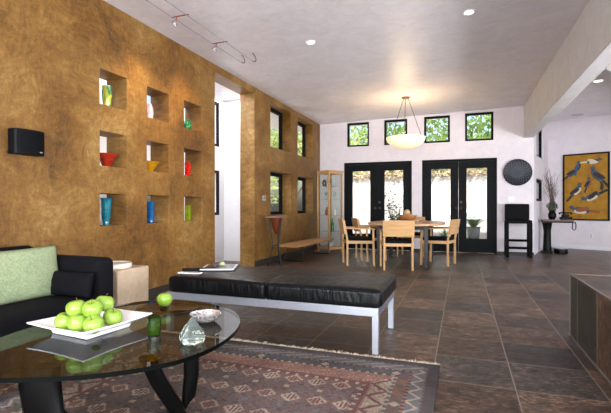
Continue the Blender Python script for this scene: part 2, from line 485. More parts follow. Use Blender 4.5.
# right wall and rear wall, both out of the picture, with the big windows that light the room
wall_holes('wall_right', 'X', XR, XR + 0.2, REAR, E.y, 0, 3.3, [(a, a + 1.9, 0.3, 2.6) for a in (-2.6, -0.4, 1.8, 4.0, 6.2, 8.4)], M['white_wall'])
wall_holes('wall_rear', 'Y', REAR - 0.2, REAR, XH, XR, 0, 3.3, [(a, a + 1.7, 0.25, 2.75) for a in (-3.2, -1.3, 0.6, 2.5)], M['white_wall'])

# ceiling (rises gently to the right) and beam
cz0, cz1 = ceil_z(XH - 0.3), ceil_z(1.25)
cb = MB(); P = lambda x, y, dz=0: (x, y, ceil_z(x) + dz)
xa, xb, ya, yb = XH - 0.3, 1.26, REAR - 0.2, YB + 0.6
cb._faces([P(xa, ya), P(xb, ya), P(xb, yb), P(xa, yb), P(xa, ya, .25), P(xb, ya, .25), P(xb, yb, .25), P(xa, yb, .25)],
          [(0, 3, 2, 1), (4, 5, 6, 7), (0, 1, 5, 4), (1, 2, 6, 5), (2, 3, 7, 6), (3, 0, 4, 7)])
struct(cb.build('ceiling', M['ceiling'], smooth=0), 'trowelled pale grey plaster ceiling')
struct(MB().box(1.26, XR + 0.2, REAR - 0.2, 13.2, 3.2, 3.45).build('ceiling_nook', M['ceiling'], smooth=0))
struct(MB().box(1.245, 1.437, REAR, YB, 2.51, 3.2).build('trim_1_beam', M['beam'], bevel=0.01), 'deep plastered ceiling beam')
sx = XR; sy = 5.4 + (sx - 1.437) / 0.49 * 0.87
struct(MB().prism([(1.437, REAR), (sx, REAR), (sx, min(sy, 11)), (1.437 + (min(sy, 11) - 5.4) / 0.87 * 0.49, min(sy, 11)), (1.437, 5.4)], 2.511, 3.2).build('ceiling_lowered', M['beam'], smooth=0))

# dark skirting on the mustard wall
bbm = MB()
for a, b in ((REAR, OP0), (OP1, YB)): bbm.box(XW, XW + 0.012, a, b, 0, 0.1)
struct(bbm.build('baseboard_left', M['dark_base'], smooth=0))
bbm = MB()
for a, b in ((XW + 0.012, D1[0]), (D1[1], D2[0]), (D2[1], 1.44)): bbm.box(a, b, YB - 0.012, YB, 0, 0.06)
struct(bbm.build('baseboard_back', M['dark_base'], smooth=0))

# raised slate platform at the right
pl = thing('raised_platform', 'low slate-clad platform with pale metal edges at the right', 'platform', (0, 0, 0))
pm = MB()
PX, PY, PZ = 0.82, 3.985, 0.495
pm.box(PX, 3.6, 1.2, PY, 0.0, PZ)
for f in pm.bm.faces:
    c = f.calc_center_median()
    f.material_index = 1 if abs(c.z - PZ) < 0.01 else 0
pm.build('platform_body', [M['slate_side'], M['slate_top']], pl, smooth=0)
tm = MB().box(PX - 0.004, PX + 0.006, 1.2, PY + 0.004, PZ - 0.008, PZ + 0.003).box(PX - 0.004, PX + 0.004, PY - 0.004, PY + 0.004, 0, PZ - 0.008).box(PX + 0.006, 3.6, PY - 0.006, PY + 0.004, PZ - 0.008, PZ + 0.003)
tm.box(PX - 0.008, PX - 0.0005, 1.2, PY, 0, 0.012)
tm.build('edge_trim', plain('grout_trim', rgb(112, 106, 100), 0.5), pl, smooth=0)

# ------------------------------------------------------------------ outdoors
M['patio_wall'] = plain('patio_wall', rgb(236, 234, 232), 0.8, var=0.03, scale=2)
M['concrete'] = plain('patio_concrete', rgb(188, 184, 178), 0.8, var=0.1, scale=4)
def leafmat(name, c1, c2):
    t = NT(name); f = t.noise(t.coord(), 2.5, 4, .6); c = t.ramp(f, [(.3, c1), (.7, c2)])
    d = t.n('ShaderNodeBsdfDiffuse'); tr = t.n('ShaderNodeBsdfTranslucent'); mx = t.n('ShaderNodeMixShader'); mx.inputs[0].default_value = .45
    t.l(c, d.inputs[0]); t.l(c, tr.inputs[0]); t.l(d.outputs[0], mx.inputs[1]); t.l(tr.outputs[0], mx.inputs[2]); t.l(mx.outputs[0], t.out.inputs[0]); return t.m
M['leaf'] = leafmat('leaf_green', rgb(92, 124, 58), rgb(160, 186, 104))
M['leaf_pale'] = leafmat('leaf_pale', rgb(150, 168, 100), rgb(206, 216, 160))
M['leaf_dry'] = plain('leaf_dry', rgb(178, 160, 130), 0.7, var=0.3, scale=3)
M['bark'] = plain('bark', rgb(120, 104, 88), 0.8, var=0.3, scale=9)
M['terracotta'] = plain('grey_pot', rgb(84, 88, 88), 0.6)
struct(MB().box(-40, 40, -40, 60, -0.4, -0.21).build('ground', M['concrete'], smooth=0), 'sunlit paving outside')
struct(MB().box(-4.0, 6.0, YB + 0.22, 12.6, -0.2, -0.02).build('floor_patio', M['concrete'], smooth=0))
struct(MB().box(-4.4, 1.2, 12.6, 12.8, -0.2, 1.93).build('wall_patio', M['patio_wall'], smooth=0), 'sunlit white patio wall outside the doors')

def leaves(mb, c, rad, n, size, mi=0, shell=0.5, seed=0):
    r = random.Random(seed)
    for _ in range(n):
        while True:
            p = Vector((r.uniform(-1, 1), r.uniform(-1, 1), r.uniform(-1, 1)))
            if p.length < 1 and p.length > shell * r.random(): break
        p = Vector((p.x * rad[0], p.y * rad[1], p.z * rad[2])) + Vector(c)
        a = Vector((r.gauss(0, 1), r.gauss(0, 1), r.gauss(0, 1))).normalized()
        b = a.cross(Vector((r.gauss(0, 1), r.gauss(0, 1), r.gauss(0, 1)))).normalized()
        s = size * r.uniform(0.6, 1.3)
        mb.quad(p - a * s, p + b * s * 0.45, p + a * s, p - b * s * 0.45, mi)
def tree(name, label, x, y, h, cr, n, mat, seed, size=0.11, group=None):
    t = thing(name, label, 'tree', (x, y, -0.2), 0, group)
    r = random.Random(seed)
    tk = MB(); top = (r.uniform(-.3, .3), r.uniform(-.3, .3), h * 0.75)
    tk.tube([(0, 0, 0), (0.05, 0.02, h * 0.3), top], [0.13, 0.09, 0.03], 8)
    blobs = []
    for k in range(7):
        a = 2 * math.pi * k / 7 + r.uniform(-.3, .3); q = Vector((math.cos(a) * cr * 0.65, math.sin(a) * cr * 0.65, h * r.uniform(0.55, 0.95)))
        tk.tube([(0.05, 0.02, h * r.uniform(0.3, 0.5)), q], [0.05, 0.012], 6); blobs.append(q)
    blobs.append(Vector((0, 0, h)))
    tk.build('trunk', M['bark'], t)
    lf = MB()
    for k, q in enumerate(blobs): leaves(lf, q, (cr * 0.62, cr * 0.62, cr * 0.5), n // 13, size, seed=seed * 31 + k)
    lf.build('crown', mat, t, smooth=0, recalc=False)
    return t
tree('tree', 'pale green tree beyond the patio, behind the leftmost high window', -4.0, 15.2, 3.9, 1.5, 3000, M['leaf_pale'], 1)
tree('tree', 'leafy green tree beyond the patio, behind the hanging bowl lamp', -1.9, 15.0, 4.0, 1.4, 3000, M['leaf'], 2)
tree('tree', 'leafy green tree beyond the patio, behind the third high window', -0.4, 15.4, 4.1, 1.4, 3200, M['leaf'], 3)
tree('tree', 'leafy green tree beyond the patio, behind the rightmost high window', 1.3, 15.0, 4.1, 1.5, 3200, M['leaf'], 4)
tree('tree', 'pale leafy tree outside the near pair of windows in the mustard wall', -7.2, 13.4, 3.9, 1.8, 2600, M['leaf_pale'], 5, 0.12)
tree('tree', 'pale tree outside the far pair of windows in the mustard wall', -5.9, 14.4, 4.0, 1.5, 2600, M['leaf_pale'], 6, 0.12)
tree('tree', 'pale leafy tree outside the narrow windows of the white hall', -7.6, 11.2, 4.2, 1.7, 2600, M['leaf_pale'], 8, 0.12)
# dry vine along the top of the patio wall
vm = MB(); r2 = random.Random(5)
for k in range(1500):
    x = r2.uniform(-4.2, 1.1); z = 1.90 + abs(r2.gauss(0.0, 0.10)) - (r2.random() < .25) * r2.random() * .15
    p = Vector((x, (12.7 + r2.uniform(-.1, .2)) if z > 1.97 else 12.545 + r2.uniform(-.03, .02), z)); a = Vector((r2.gauss(0, 1), r2.gauss(0, .4), r2.gauss(0, .7))).normalized(); b = a.cross(Vector((r2.gauss(0, 1), r2.gauss(0, 1), r2.gauss(0, 1)))).normalized()
    vm.quad(p - a * .06, p + b * .02, p + a * .06, p - b * .02)
tag(vm.build('climbing_vine', M['leaf_dry'], smooth=0, recalc=False), 'dry vine trailing along the top of the white patio wall', 'vine', kind='stuff')

def strap_leaves(mb, n, L, w, seed, base=(0, 0, 0), spread=1.0):
    r = random.Random(seed)
    for k in range(n):
        a = r.uniform(0, 2 * math.pi); l = L * r.uniform(0.6, 1.1); out = spread * r.uniform(0.25, 0.9)
        pts = []
        for i in range(6):
            t = i / 5; rr = l * out * t; zz = l * (t * 1.1 - 0.75 * out * t * t)
            pts.append(Vector(base) + Vector((math.cos(a) * rr, math.sin(a) * rr, zz)))
        s = Vector((-math.sin(a), math.cos(a), 0))
        for i in range(5):
            w0 = w * (1 - i / 5) ** .6; w1 = w * max(0.05, (1 - (i + 1) / 5)) ** .6
            mb.quad(pts[i] - s * w0, pts[i] + s * w0, pts[i + 1] + s * w1, pts[i + 1] - s * w1)
pp = thing('potted_plant', 'strappy green plant in a grey pot outside the right-hand doors', 'plant', (0.27, 11.6, -0.02))
MB().lathe([(0, 0), (0.12, 0), (0.16, 0.52), (0.175, 0.55), (0.15, 0.55), (0.14, 0.48), (0, 0.48)], 24).build('pot', M['terracotta'], pp)
lm = MB(); strap_leaves(lm, 130, 0.74, 0.014, 3, (0, 0, 0.5), 1.15); lm.build('foliage', M['leaf'], pp, smooth=0, recalc=False)
pp2 = thing('potted_plant', 'low green plant in a grey pot behind the right end of the dining table', 'plant', (-0.42, 11.5, -0.02))
MB().lathe([(0, 0), (0.1, 0), (0.13, 0.22), (0.11, 0.22), (0.1, 0.2), (0, 0.2)], 24).build('pot', M['terracotta'], pp2)
lm = MB(); strap_leaves(lm, 60, 0.36, 0.014, 4, (0, 0, 0.2)); lm.build('foliage', M['leaf'], pp2, smooth=0, recalc=False)
sh = thing('shrub', 'loose twiggy shrub outside the left-hand doors', 'shrub', (-1.62, 11.7, -0.02))
tm = MB(); lm = MB(); r3 = random.Random(9)
for k in range(16):
    a = r3.uniform(0, 6.28); o = r3.uniform(0.1, 0.42); h = r3.uniform(0.8, 1.45)
    e = Vector((math.cos(a) * o, math.sin(a) * o, h)); tm.tube([(0, 0, 0), e * 0.5 + Vector((0, 0, .1)), e], [0.012, 0.008, 0.003], 5)
    for j in range(52):
        p = e * r3.uniform(0.3, 1.0) + Vector((r3.gauss(0, .06), r3.gauss(0, .06), r3.gauss(0, .05)))
        a_ = Vector((r3.gauss(0, 1), r3.gauss(0, 1), r3.gauss(0, 1))).normalized(); b_ = a_.cross(Vector((1, .3, .2))).normalized()
        lm.quad(p - a_ * .05, p + b_ * .018, p + a_ * .05, p - b_ * .018)
tm.build('stems', M['bark'], sh); lm.build('foliage', leafmat('leaf_olive', rgb(50, 62, 36), rgb(104, 116, 70)), sh, smooth=0, recalc=False)

# ------------------------------------------------------------------ wall niches: glass and pottery
VX = -3.50
def vase(name, label, y, z, prof, mat, cat='vase', n=32, x=VX):
    o = MB().lathe(prof, n).build(name, mat, loc=(x, y, z)); return tag(o, label, cat)
def hollow(prof, t=0.006):
    inner = [(max(0.002, r - t), z) for r, z in prof[::-1]]
    inner[-1] = (inner[-1][0], inner[-1][1] + t)
    return [(0, prof[0][1])] + prof + inner + [(0, prof[0][1] + t)]
def ypos(u, x):
    th = math.atan((u - 305.5) / 430) - R(20); return x / math.tan(th)
t = NT('streaked_green_glass'); f = t.noise(t.mapping(t.coord(), (14, 14, 3)), 2, 3, .5, 1)
t.principled(t.ramp(f, [(.3, rgb(30, 60, 120)), (.42, rgb(60, 120, 60)), (.52, rgb(150, 170, 50)), (.62, rgb(210, 190, 80)), (.7, rgb(215, 130, 80))]), .1, 0, .6)
vase('vase', 'tall streaked green and yellow glass vase in the upper left niche', ypos(107, VX), rows[2][0],
     hollow([(0.03, 0), (0.038, 0.02), (0.05, 0.14), (0.053, 0.19), (0.048, 0.225), (0.054, 0.245)]), t.m)
vase('vase', 'pale pink oval vase in the upper middle niche', ypos(149.5, VX), rows[2][0],
     hollow([(0.025, 0), (0.04, 0.03), (0.046, 0.1), (0.04, 0.16), (0.026, 0.195), (0.028, 0.205)]), coloured_glass('pink_glass', rgb(222, 150, 172), rgb(240, 205, 215), trans=.1))
vase('vase', 'small round dark green vase in the upper right niche', ypos(187, VX), rows[2][0],
     hollow([(0.03, 0), (0.055, 0.03), (0.065, 0.075), (0.055, 0.12), (0.035, 0.145), (0.03, 0.15)]), coloured_glass('emerald_glass', rgb(16, 90, 44), rgb(40, 150, 80)))
bwl = vase('bowl', 'flared red glass bowl in the middle left niche', ypos(106.5, VX), rows[1][0],
     hollow([(0.035, 0), (0.04, 0.012), (0.06, 0.05), (0.085, 0.1), (0.118, 0.145)]), coloured_glass('red_glass', rgb(150, 34, 22), rgb(196, 60, 36)), 'bowl')
vase('bowl', 'flared yellow bowl in the centre niche', ypos(149.5, VX), rows[1][0],
     hollow([(0.03, 0), (0.035, 0.012), (0.06, 0.05), (0.1, 0.1), (0.13, 0.125)]), coloured_glass('yellow_glass', rgb(206, 140, 16), rgb(228, 172, 40)), 'bowl')
rv = MB(); pr = []
for i in range(29):
    z = i * 0.0068; pr.append((0.036 + 0.006 * math.sin(i * 1.57) + 0.006 * (i / 28), z))
rv.lathe(hollow(pr), 18)
tag(rv.build('vase', coloured_glass('scarlet_glass', rgb(205, 24, 20), rgb(232, 50, 36), trans=.05), loc=(VX, ypos(187.5, VX), rows[1][0])), 'ribbed scarlet cylinder vase in the middle right niche', 'vase')
vase('vase', 'tall teal glass vase with a flat rim in the lower left niche', ypos(106, VX), rows[0][0],
     hollow([(0.034, 0), (0.03, 0.01), (0.04, 0.06), (0.052, 0.2), (0.054, 0.265), (0.062, 0.285)]), coloured_glass('teal_glass', rgb(14, 96, 128), rgb(44, 150, 160)))
vase('vase', 'blue cylinder vase in the lower middle niche', ypos(150.5, VX), rows[0][0],
     hollow([(0.036, 0), (0.044, 0.01), (0.044, 0.24), (0.05, 0.25)]), coloured_glass('blue_glass', rgb(20, 84, 150), rgb(36, 120, 180)))
lv = MB().box(-.035, .035, -.035, .035, 0, .012)
for a, b, c, d in ((-.035, .035, -.035, -.029), (-.035, .035, .029, .035), (-.035, -.029, -.029, .029), (.029, .035, -.029, .029)): lv.box(a, b, c, d, .012, .21)
tag(lv.build('vase', coloured_glass('lime_glass', rgb(140, 160, 20), rgb(176, 190, 44)), loc=(VX, ypos(188, VX), rows[0][0]), rz=R(20), bevel=.003), 'square lime green vase in the lower right niche', 'vase')

# ------------------------------------------------------------------ wall speaker
sp = thing('wall_speaker', 'black curved loudspeaker fixed to the mustard wall', 'speaker', (XW, 2.50, 1.455))
arc = [(0.0, -0.13)] + [(0.065 + 0.05 * math.cos(a), 0.13 * math.sin(a)) for a in [R(-90 + 180 * i / 16) for i in range(17)]] + [(0.0, 0.13)]
MB().prism(arc, 0, 0.2).build('cabinet', M['black_plastic'], sp, bevel=0.006)
gm = MB(); ga = [(0.066 + 0.052 * math.cos(a), 0.128 * math.sin(a)) for a in [R(-80 + 160 * i / 20) for i in range(21)]]
gb = [(x - .004, y) for x, y in ga[::-1]]
gm.prism(ga + gb, 0.012, 0.188).build('grille', plain('speaker_grille', rgb(6, 7, 11), 0.7, 0, .12, scale=300, bump=.4), sp)
MB().box(0.10, 0.1125, 0.05, 0.08, 0.022, 0.03).build('badge', M['badge'], sp)

# ------------------------------------------------------------------ recessed lights, vent
def can_light(x, y, z, label, on=True, power=14, r=0.055):
    t = thing('recessed_light', label, 'light', (x, y, z), group='recessed ceiling lights')
    MB().lathe([(r, 0.004), (r + 0.018, 0.002), (r + 0.02, -0.006), (r + 0.002, -0.008), (r - 0.004, 0.0), (r - 0.006, 0.004)], 32).build('trim_ring', M['white_trim'], t)
    MB().lathe([(0, -0.001), (r - 0.006, -0.001), (r - 0.006, 0.003), (0, 0.003)], 32).build('lamp', M['lamp_on'], t)
    if power:
        l = bpy.data.lights.new('can_lamp', 'SPOT'); l.energy = power; l.color = (1, 0.9, 0.78); l.spot_size = R(110); l.spot_blend = 0.8; l.shadow_soft_size = 0.05
        o = bpy.data.objects.new('can_lamp', l); COL.objects.link(o); o.location = (x, y, z - 0.03)
    return t
can_light(-1.81, 5.16, ceil_z(-1.81), 'round recessed light in the middle of the pale ceiling')
can_light(0.07, 5.05, ceil_z(0.07), 'round recessed light near the top of the photo by the beam')
can_light(2.2, 8.67, 3.2, 'round recessed light past the beam in the side ceiling', r=0.075)
vt = MB().lathe([(0, -.006), (.09, -.006), (.12, -.012), (.13, -.004), (.13, 0), (0, 0)], 32)
tag(vt.build('ceiling_speaker', plain('vent_grey', rgb(190, 186, 186), .5), loc=(2.55, 11.7, 3.2)), 'round flat grille in the side ceiling above the bird painting', 'grille')

# ------------------------------------------------------------------ cable track light
ctz = 3.0
tr = thing('cable_light_track', 'pair of thin ceiling cables running along the mustard wall', 'light track', (-2.735, 5.2, ceil_z(-2.735)))
dz = ctz - ceil_z(-2.735)
for k, x in ((0, -0.085), (1, 0.085)):
    MB().tube([(x, -7.0, dz), (x, 0, dz)], 0.0045, 8).build('cable', M['steel'], tr)
    pts = [(x, 0.0, dz)] + [(x, 0.075 * math.sin(R(a)) * 1.3, dz + (0.5 - 0.5 * math.cos(R(a))) * (-dz - 0.003)) for a in range(0, 181, 12)][1:]
    MB().tube(pts, 0.006, 8).build('cable_standoff', plain('pewter', rgb(96, 92, 90), .4, .7), tr)
def track_spot(y, label, ty):
    t = thing('spotlight', label, 'spotlight', (-2.735, y, ctz), group='spotlights on the ceiling cables')
    MB().tube([(-.105, 0, 0.008), (.105, 0, 0.008)], .006, 8).tube([(-.04, 0, .008), (-.05, 0, -.03)], .006, 8).build('crossbar', M['copper'], t)
    Mx = Matrix.Rotation(R(35), 4, 'Y')
    MB().lathe([(0.01, 0.0), (0.026, -0.02), (0.034, -0.05), (0.03, -0.05), (0.018, -0.02), (0.006, -.005)], 20, (-.05, 0, -.03), M=Mx).build('lamp_head', M['chrome'], t)
    MB().lathe([(0, -.048), (.029, -.048), (.029, -.044), (0, -.044)], 20, (-.05, 0, -.03), M=Mx).build('bulb', M['lamp_on'], t)
    l = bpy.data.lights.new('track_lamp', 'SPOT'); l.energy = 70; l.color = (1, .72, .38); l.spot_size = R(85); l.spot_blend = 1.0; l.shadow_soft_size = .12
    o = bpy.data.objects.new('track_lamp', l); COL.objects.link(o); o.location = (-2.83, y, ctz - .09)
    d = Vector((XW, ty, 1.95)) - Vector(o.location); o.rotation_euler = d.to_track_quat('-Z', 'Y').to_euler()
track_spot(3.73, 'small halogen spotlight on the ceiling cables, the nearer one', 3.82)
track_spot(4.5, 'small halogen spotlight on the ceiling cables, the farther one', 4.62)

# ------------------------------------------------------------------ pendant bowl lamp
pcx, pcy = -1.02, 8.45; pcz = ceil_z(pcx)
pd = thing('pendant_lamp', 'alabaster bowl lamp hanging on three rods over the dining table', 'lamp', (pcx, pcy, pcz))
MB().lathe([(0, -.03), (.02, -.03), (.075, -.022), (.082, -.004), (.082, 0), (0, 0)], 32).build('canopy', plain('bronze', rgb(110, 88, 66), .4, .6), pd)
rimz = 2.37 - pcz; botz = 2.155 - pcz; br = 0.37
pr = []
for i in range(13):
    a = i / 12; pr.append((br * math.sin(a * math.pi / 2), botz + (rimz - botz) * (1 - math.cos(a * math.pi / 2))))
pr[0] = (0, botz)
bowl_t = NT('alabaster'); e = bowl_t.principled(rgb(250, 238, 210), .4, 0, .3); e.inputs['Emission Color'].default_value = (1, .78, .44, 1); e.inputs['Emission Strength'].default_value = 0.6
MB().lathe(pr + [(br - .012, rimz)] + [(max(0, r - .014), z + .014) for r, z in pr[::-1][1:]], 48).build('bowl_shade', bowl_t.m, pd)
for k in range(3):
    a = R(90 + 120 * k + 12); c, s = math.cos(a), math.sin(a)
    MB().tube([(.045 * c, .045 * s, -.02), (br * .86 * c, br * .86 * s, rimz)], .005, 8).ball(.014, (br * .88 * c, br * .88 * s, rimz - .005), 8).build('rod', M['brass'], pd)
l = bpy.data.lights.new('pendant_bulb', 'POINT'); l.energy = 24; l.color = (1, .74, .45); l.shadow_soft_size = .12
o = bpy.data.objects.new('pendant_bulb', l); COL.objects.link(o); o.location = (pcx, pcy, 2.42)

# ------------------------------------------------------------------ dining table, chairs
TX, TY = -0.97, 8.22
dt = thing('dining_table', 'oval wooden dining table on dark slab legs', 'table', (TX, TY, 0))
poly = []
for i in range(64):
    a = 2 * math.pi * i / 64; c, s = math.cos(a), math.sin(a)
    poly.append((0.68 * math.copysign(abs(c) ** .75, c), 0.98 * math.copysign(abs(s) ** .75, s)))
MB().prism(poly, 0.715, 0.75).build('tabletop', M['table_wood'], dt, bevel=0.006)
for sx_ in (-1, 1):
    for sy_ in (-1, 1):
        MB().box(sx_ * .40 - .03, sx_ * .40 + .03, sy_ * .68 - .05, sy_ * .68 + .05, 0, .715).build('leg', M['dark_wood'], dt, bevel=.004)
MB().box(-.37, .37, -.66, -.60, .64, .715).box(-.37, .37, .60, .66, .64, .715).box(-.03, .03, -.60, .60, .66, .715).build('apron', M['dark_wood'], dt, smooth=0)

def make_chair(label, loc, rz):
    t = thing('dining_chair', label, 'chair', loc, rz, 'dining chairs around the oval table')
    # local: faces +Y, back at -Y
    bwid, fwid, dep = 0.225, 0.265, 0.46
    for s in (-1, 1):
        MB().bar((s * bwid, -dep / 2, 0), (s * bwid, -dep / 2, .45), .032, .034).bar((s * bwid, -dep / 2, .45), (s * bwid, -dep / 2 - .06, .80), .032, .03).build('leg', M['birch'], t, bevel=.004)
    for s in (-1, 1):
        MB().bar((s * fwid, dep / 2, 0), (s * fwid, dep / 2 - .01, .635), .032, .034).build('leg', M['birch'], t, bevel=.004)
        MB().bar((s * (fwid + .003), dep / 2 + .03, .645), (s * (bwid + .008), -dep / 2 - .035, .66), .045, .022).build('armrest', M['birch'], t, bevel=.004)
    MB().bar((-bwid, -dep / 2 + .004, .415), (bwid, -dep / 2 + .004, .415), .024, .05).bar((-fwid, dep / 2 - .006, .415), (fwid, dep / 2 - .006, .415), .024, .05) \
        .bar((-bwid, -dep / 2, .415), (-fwid, dep / 2, .415), .022, .05).bar((bwid, -dep / 2, .415), (fwid, dep / 2, .415), .022, .05).build('seat_frame', M['birch'], t, smooth=0)
    cm = MB(); pts = []
    cm.rbox(.46, .45, .055, (0, 0, .462), .022, 8, .008); cm.build('seat_cushion', M['black_fabric'], t)
    bp = MB(); n = 8
    # gently curved back panel wrapping the posts
    for i in range(n):
        x0, x1 = -.25 + .5 * i / n, -.25 + .5 * (i + 1) / n
        def yy(x, z): return -dep / 2 - .006 - (z - .45) / .35 * .06 - .018 - .014 * (1 - (x / .25) ** 2)
        vs = []
        for th in (0, .016):
            for x, z in ((x0, .555), (x1, .555), (x1, .815), (x0, .815)): vs.append((x, yy(x, z) + th - .006, z))
        bp._faces(vs, [(0, 3, 2, 1), (4, 5, 6, 7), (0, 1, 5, 4), (3, 7, 6, 2)] + ([(0, 4, 7, 3)] if i == 0 else []) + ([(1, 2, 6, 5)] if i == n - 1 else []))
    bmesh.ops.remove_doubles(bp.bm, verts=bp.bm.verts[:], dist=.0005)
    bp.build('backrest', M['birch'], t)
    return t
ch = make_chair('light wood armchair with its plain back turned to the camera', (-1.02, 7.30, 0), R(12))
dup(ch, (-1.77, 7.63, 0), R(-66), 'light wood armchair at the left of the dining table, the nearer one')
dup(ch, (-1.70, 8.40, 0), R(-64), 'light wood armchair at the left of the dining table, the farther one')
dup(ch, (-0.40, 8.12, 0), R(76), 'light wood armchair at the right end of the dining table')
dup(ch, (-1.0, 9.32, 0), R(180), 'light wood armchair on the far side of the dining table by the doors')

# bowl of wooden balls, small tray
M['wicker'] = wood('bowl_wood', rgb(120, 76, 44), rgb(176, 122, 74), .4)
BX, BY = -0.96, 8.25
tag(MB().lathe(hollow([(.06, 0), (.08, .01), (.135, .05), (.165, .10), (.17, .125)], .01), 40).build('bowl', M['wicker'], loc=(BX, BY, .75)), 'brown wooden bowl on the dining table', 'bowl')
M['gourd'] = plain('gourd', rgb(186, 152, 106), .5, var=.25, scale=20)
for k, (dx, dy, dz_, rr) in enumerate(((-.07, -.03, .085, .058), (.07, -.03, .09, .062), (0, .07, .085, .056), (-.01, -.005, .175, .06))):
    lab = ('tan ball at the left in the dining table bowl', 'tan ball at the right in the dining table bowl', 'tan ball at the back of the dining table bowl', 'tan ball on top in the dining table bowl')[k]
    tag(MB().ball(rr, (0, 0, 0), 12).build('decorative_ball', M['gourd'], loc=(BX + dx, BY + dy, .75 + dz_)), lab, 'ball', 'balls in the dining table bowl')
tag(MB().rbox(.17, .12, .03, (0, 0, .015), .008, 6).build('book', plain('red_brown_book', rgb(160, 104, 84), .5), loc=(-.66, 8.2, .75)), 'small reddish book lying right of the bowl on dining table', 'book')

# ------------------------------------------------------------------ slatted bench, copper stand, cabinet
bn = thing('slat_bench', 'low wooden slat bench on black metal loop legs', 'bench', (-2.945, 8.18, 0), R(-3.2))
sm = MB()
for i in range(9): sm.box(-.235 + i * .0535, -.235 + i * .0535 + .04, -.99, .99, .302, .33)
for y in (-.62, 0, .62): sm.box(-.23, .23, y - .015, y + .015, .29, .304)
sm.build('slatted_seat', M['bench_wood'], bn, bevel=.003)
for y in (-.60, .80):
    MB().tube([(-.15, y + .03, .29), (-.19, y, .012), (.19, y, .012), (.15, y + .03, .29)], .012, 8).build('leg_frame', M['black_metal'], bn)

cs = thing('plant_stand', 'black wire stand holding a copper cone, in front of the slat bench', 'stand', (-3.03, 6.85, 0))
MB().rbox(.31, .29, .022, (0, 0, .855), .01, 8).build('top', plain('stone_top', rgb(132, 98, 84), .5, var=.2, scale=14), cs)
MB().lathe([(0, .54), (.02, .56), (.066, .68), (.115, .84), (.108, .84), (.06, .69), (0, .58)], 24).build('cone', M['copper'], cs)
for k in range(3):
    a = R(-150 + 120 * k); c, s = math.cos(a), math.sin(a)
    MB().tube([(.135 * c, .135 * s, .845), (.06 * c, .06 * s, .36), (.15 * c, .15 * s, .008)], .011, 8).build('leg', M['black_metal'], cs)
MB().tube([(.063 * math.cos(R(a)), .063 * math.sin(R(a)), .36) for a in range(0, 360, 20)], .007, 8, closed=True).build('ring', M['black_metal'], cs)

cb = thing('display_cabinet', 'tall glass display cabinet with light wood posts in the corner', 'cabinet', (-2.82, 9.29, 0), R(57.6))
W = .42; H_ = 1.86  # local x along the right face, y along the left face (into the corner)
Wp = .034
fm = MB()
for x in (0, W - Wp):
    for y in (0, W - Wp): fm.box(x, x + Wp, y, y + Wp, 0, H_ - .03)
fm.box(-.01, W + .01, -.01, W + .01, H_ - .03, H_)
fm.box(Wp, W - Wp, 0, Wp, .06, .11).box(Wp, W - Wp, W - Wp, W, .06, .11).box(0, Wp, Wp, W - Wp, .06, .11).box(W - Wp, W, Wp, W - Wp, .06, .11)
for z in (H_ - .07,):
    fm.box(Wp, W - Wp, 0, Wp, z, z + .04).box(Wp, W - Wp, W - Wp, W, z, z + .04).box(0, Wp, Wp, W - Wp, z, z + .04).box(W - Wp, W, Wp, W - Wp, z, z + .04)
fm.box(Wp, W - Wp, Wp, W - Wp, .09, .11)
fm.build('frame', M['cab_wood'], cb, smooth=0)
M['cab_glass'] = pane_glass('cabinet_glass', (.95, .97, .96, 1), 1.4, .7)
g_ = .006
for a, b, c, d in ((Wp, W - Wp, Wp / 2, Wp / 2 + g_), (Wp, W - Wp, W - Wp / 2, W - Wp / 2 + g_), (Wp / 2, Wp / 2 + g_, Wp, W - Wp), (W - Wp / 2, W - Wp / 2 + g_, Wp, W - Wp)):
    MB().box(a, b, c, d, .11, H_ - .07).build('pane', M['cab_glass'], cb, smooth=0)
M['shelf_glass'] = pane_glass('shelf_glass', (.86, .92, .9, 1), 1.5)
SH = (.46, .83, 1.2, 1.5)
for z in SH: MB().box(Wp, W - Wp, Wp, W - Wp, z, z + .008).build('shelf', M['shelf_glass'], cb, smooth=0)
cbm = Matrix.Translation((-2.82, 9.29, 0)) @ Matrix.Rotation(R(57.6), 4, 'Z')
def incab(x, y, z): return tuple(cbm @ Vector((x, y, z)))
M['clear'] = pane_glass('clear_glass', (.86, .92, .92, 1), 1.5, 1.6)
gob = hollow([(.032, 0), (.032, .003), (.005, .01), (.005, .075), (.03, .1), (.036, .14), (.03, .17)], .002)
for k, (x, y, z, lab) in enumerate(((.12, .14, SH[3] + .008, 'clear goblet on the top shelf of the display cabinet, toward the camera'), (.28, .25, SH[3] + .008, 'clear goblet on the top shelf of the display cabinet, toward the wall'),
                                    (.13, .25, SH[2] + .008, 'clear goblet on the second shelf of the display cabinet, left'), (.28, .13, SH[2] + .008, 'clear goblet on the second shelf of the display cabinet, right'))):
    tag(MB().lathe(gob, 16).build('goblet', M['clear'], loc=incab(x, y, z)), lab, 'glass', 'goblets in the display cabinet')
tag(MB().lathe(hollow([(.03, 0), (.05, .02), (.05, .1), (.02, .14), (.026, .155)]), 20).build('jar', plain('brown_jar', rgb(86, 60, 44), .3), loc=incab(.12, .3, SH[3] + .008)), 'dark brown jar high in the display cabinet', 'jar')
tag(MB().lathe([(0, 0), (.035, 0), (.037, .16), (.014, .22), (.013, .3), (0, .3)], 20).build('bottle', coloured_glass('bottle_green', rgb(18, 100, 60), rgb(34, 140, 84)), loc=incab(.28, .2, SH[0] + .008)), 'green glass bottle low in the display cabinet', 'bottle')
tag(MB().lathe([(0, 0), (.03, 0), (.05, .06), (.03, .13), (.016, .16), (.02, .19), (0, .19)], 20).build('vase', plain('rust_vase', rgb(150, 70, 52), .35), loc=incab(.11, .2, SH[1] + .008)), 'rust red vase on the third shelf of the display cabinet', 'vase')
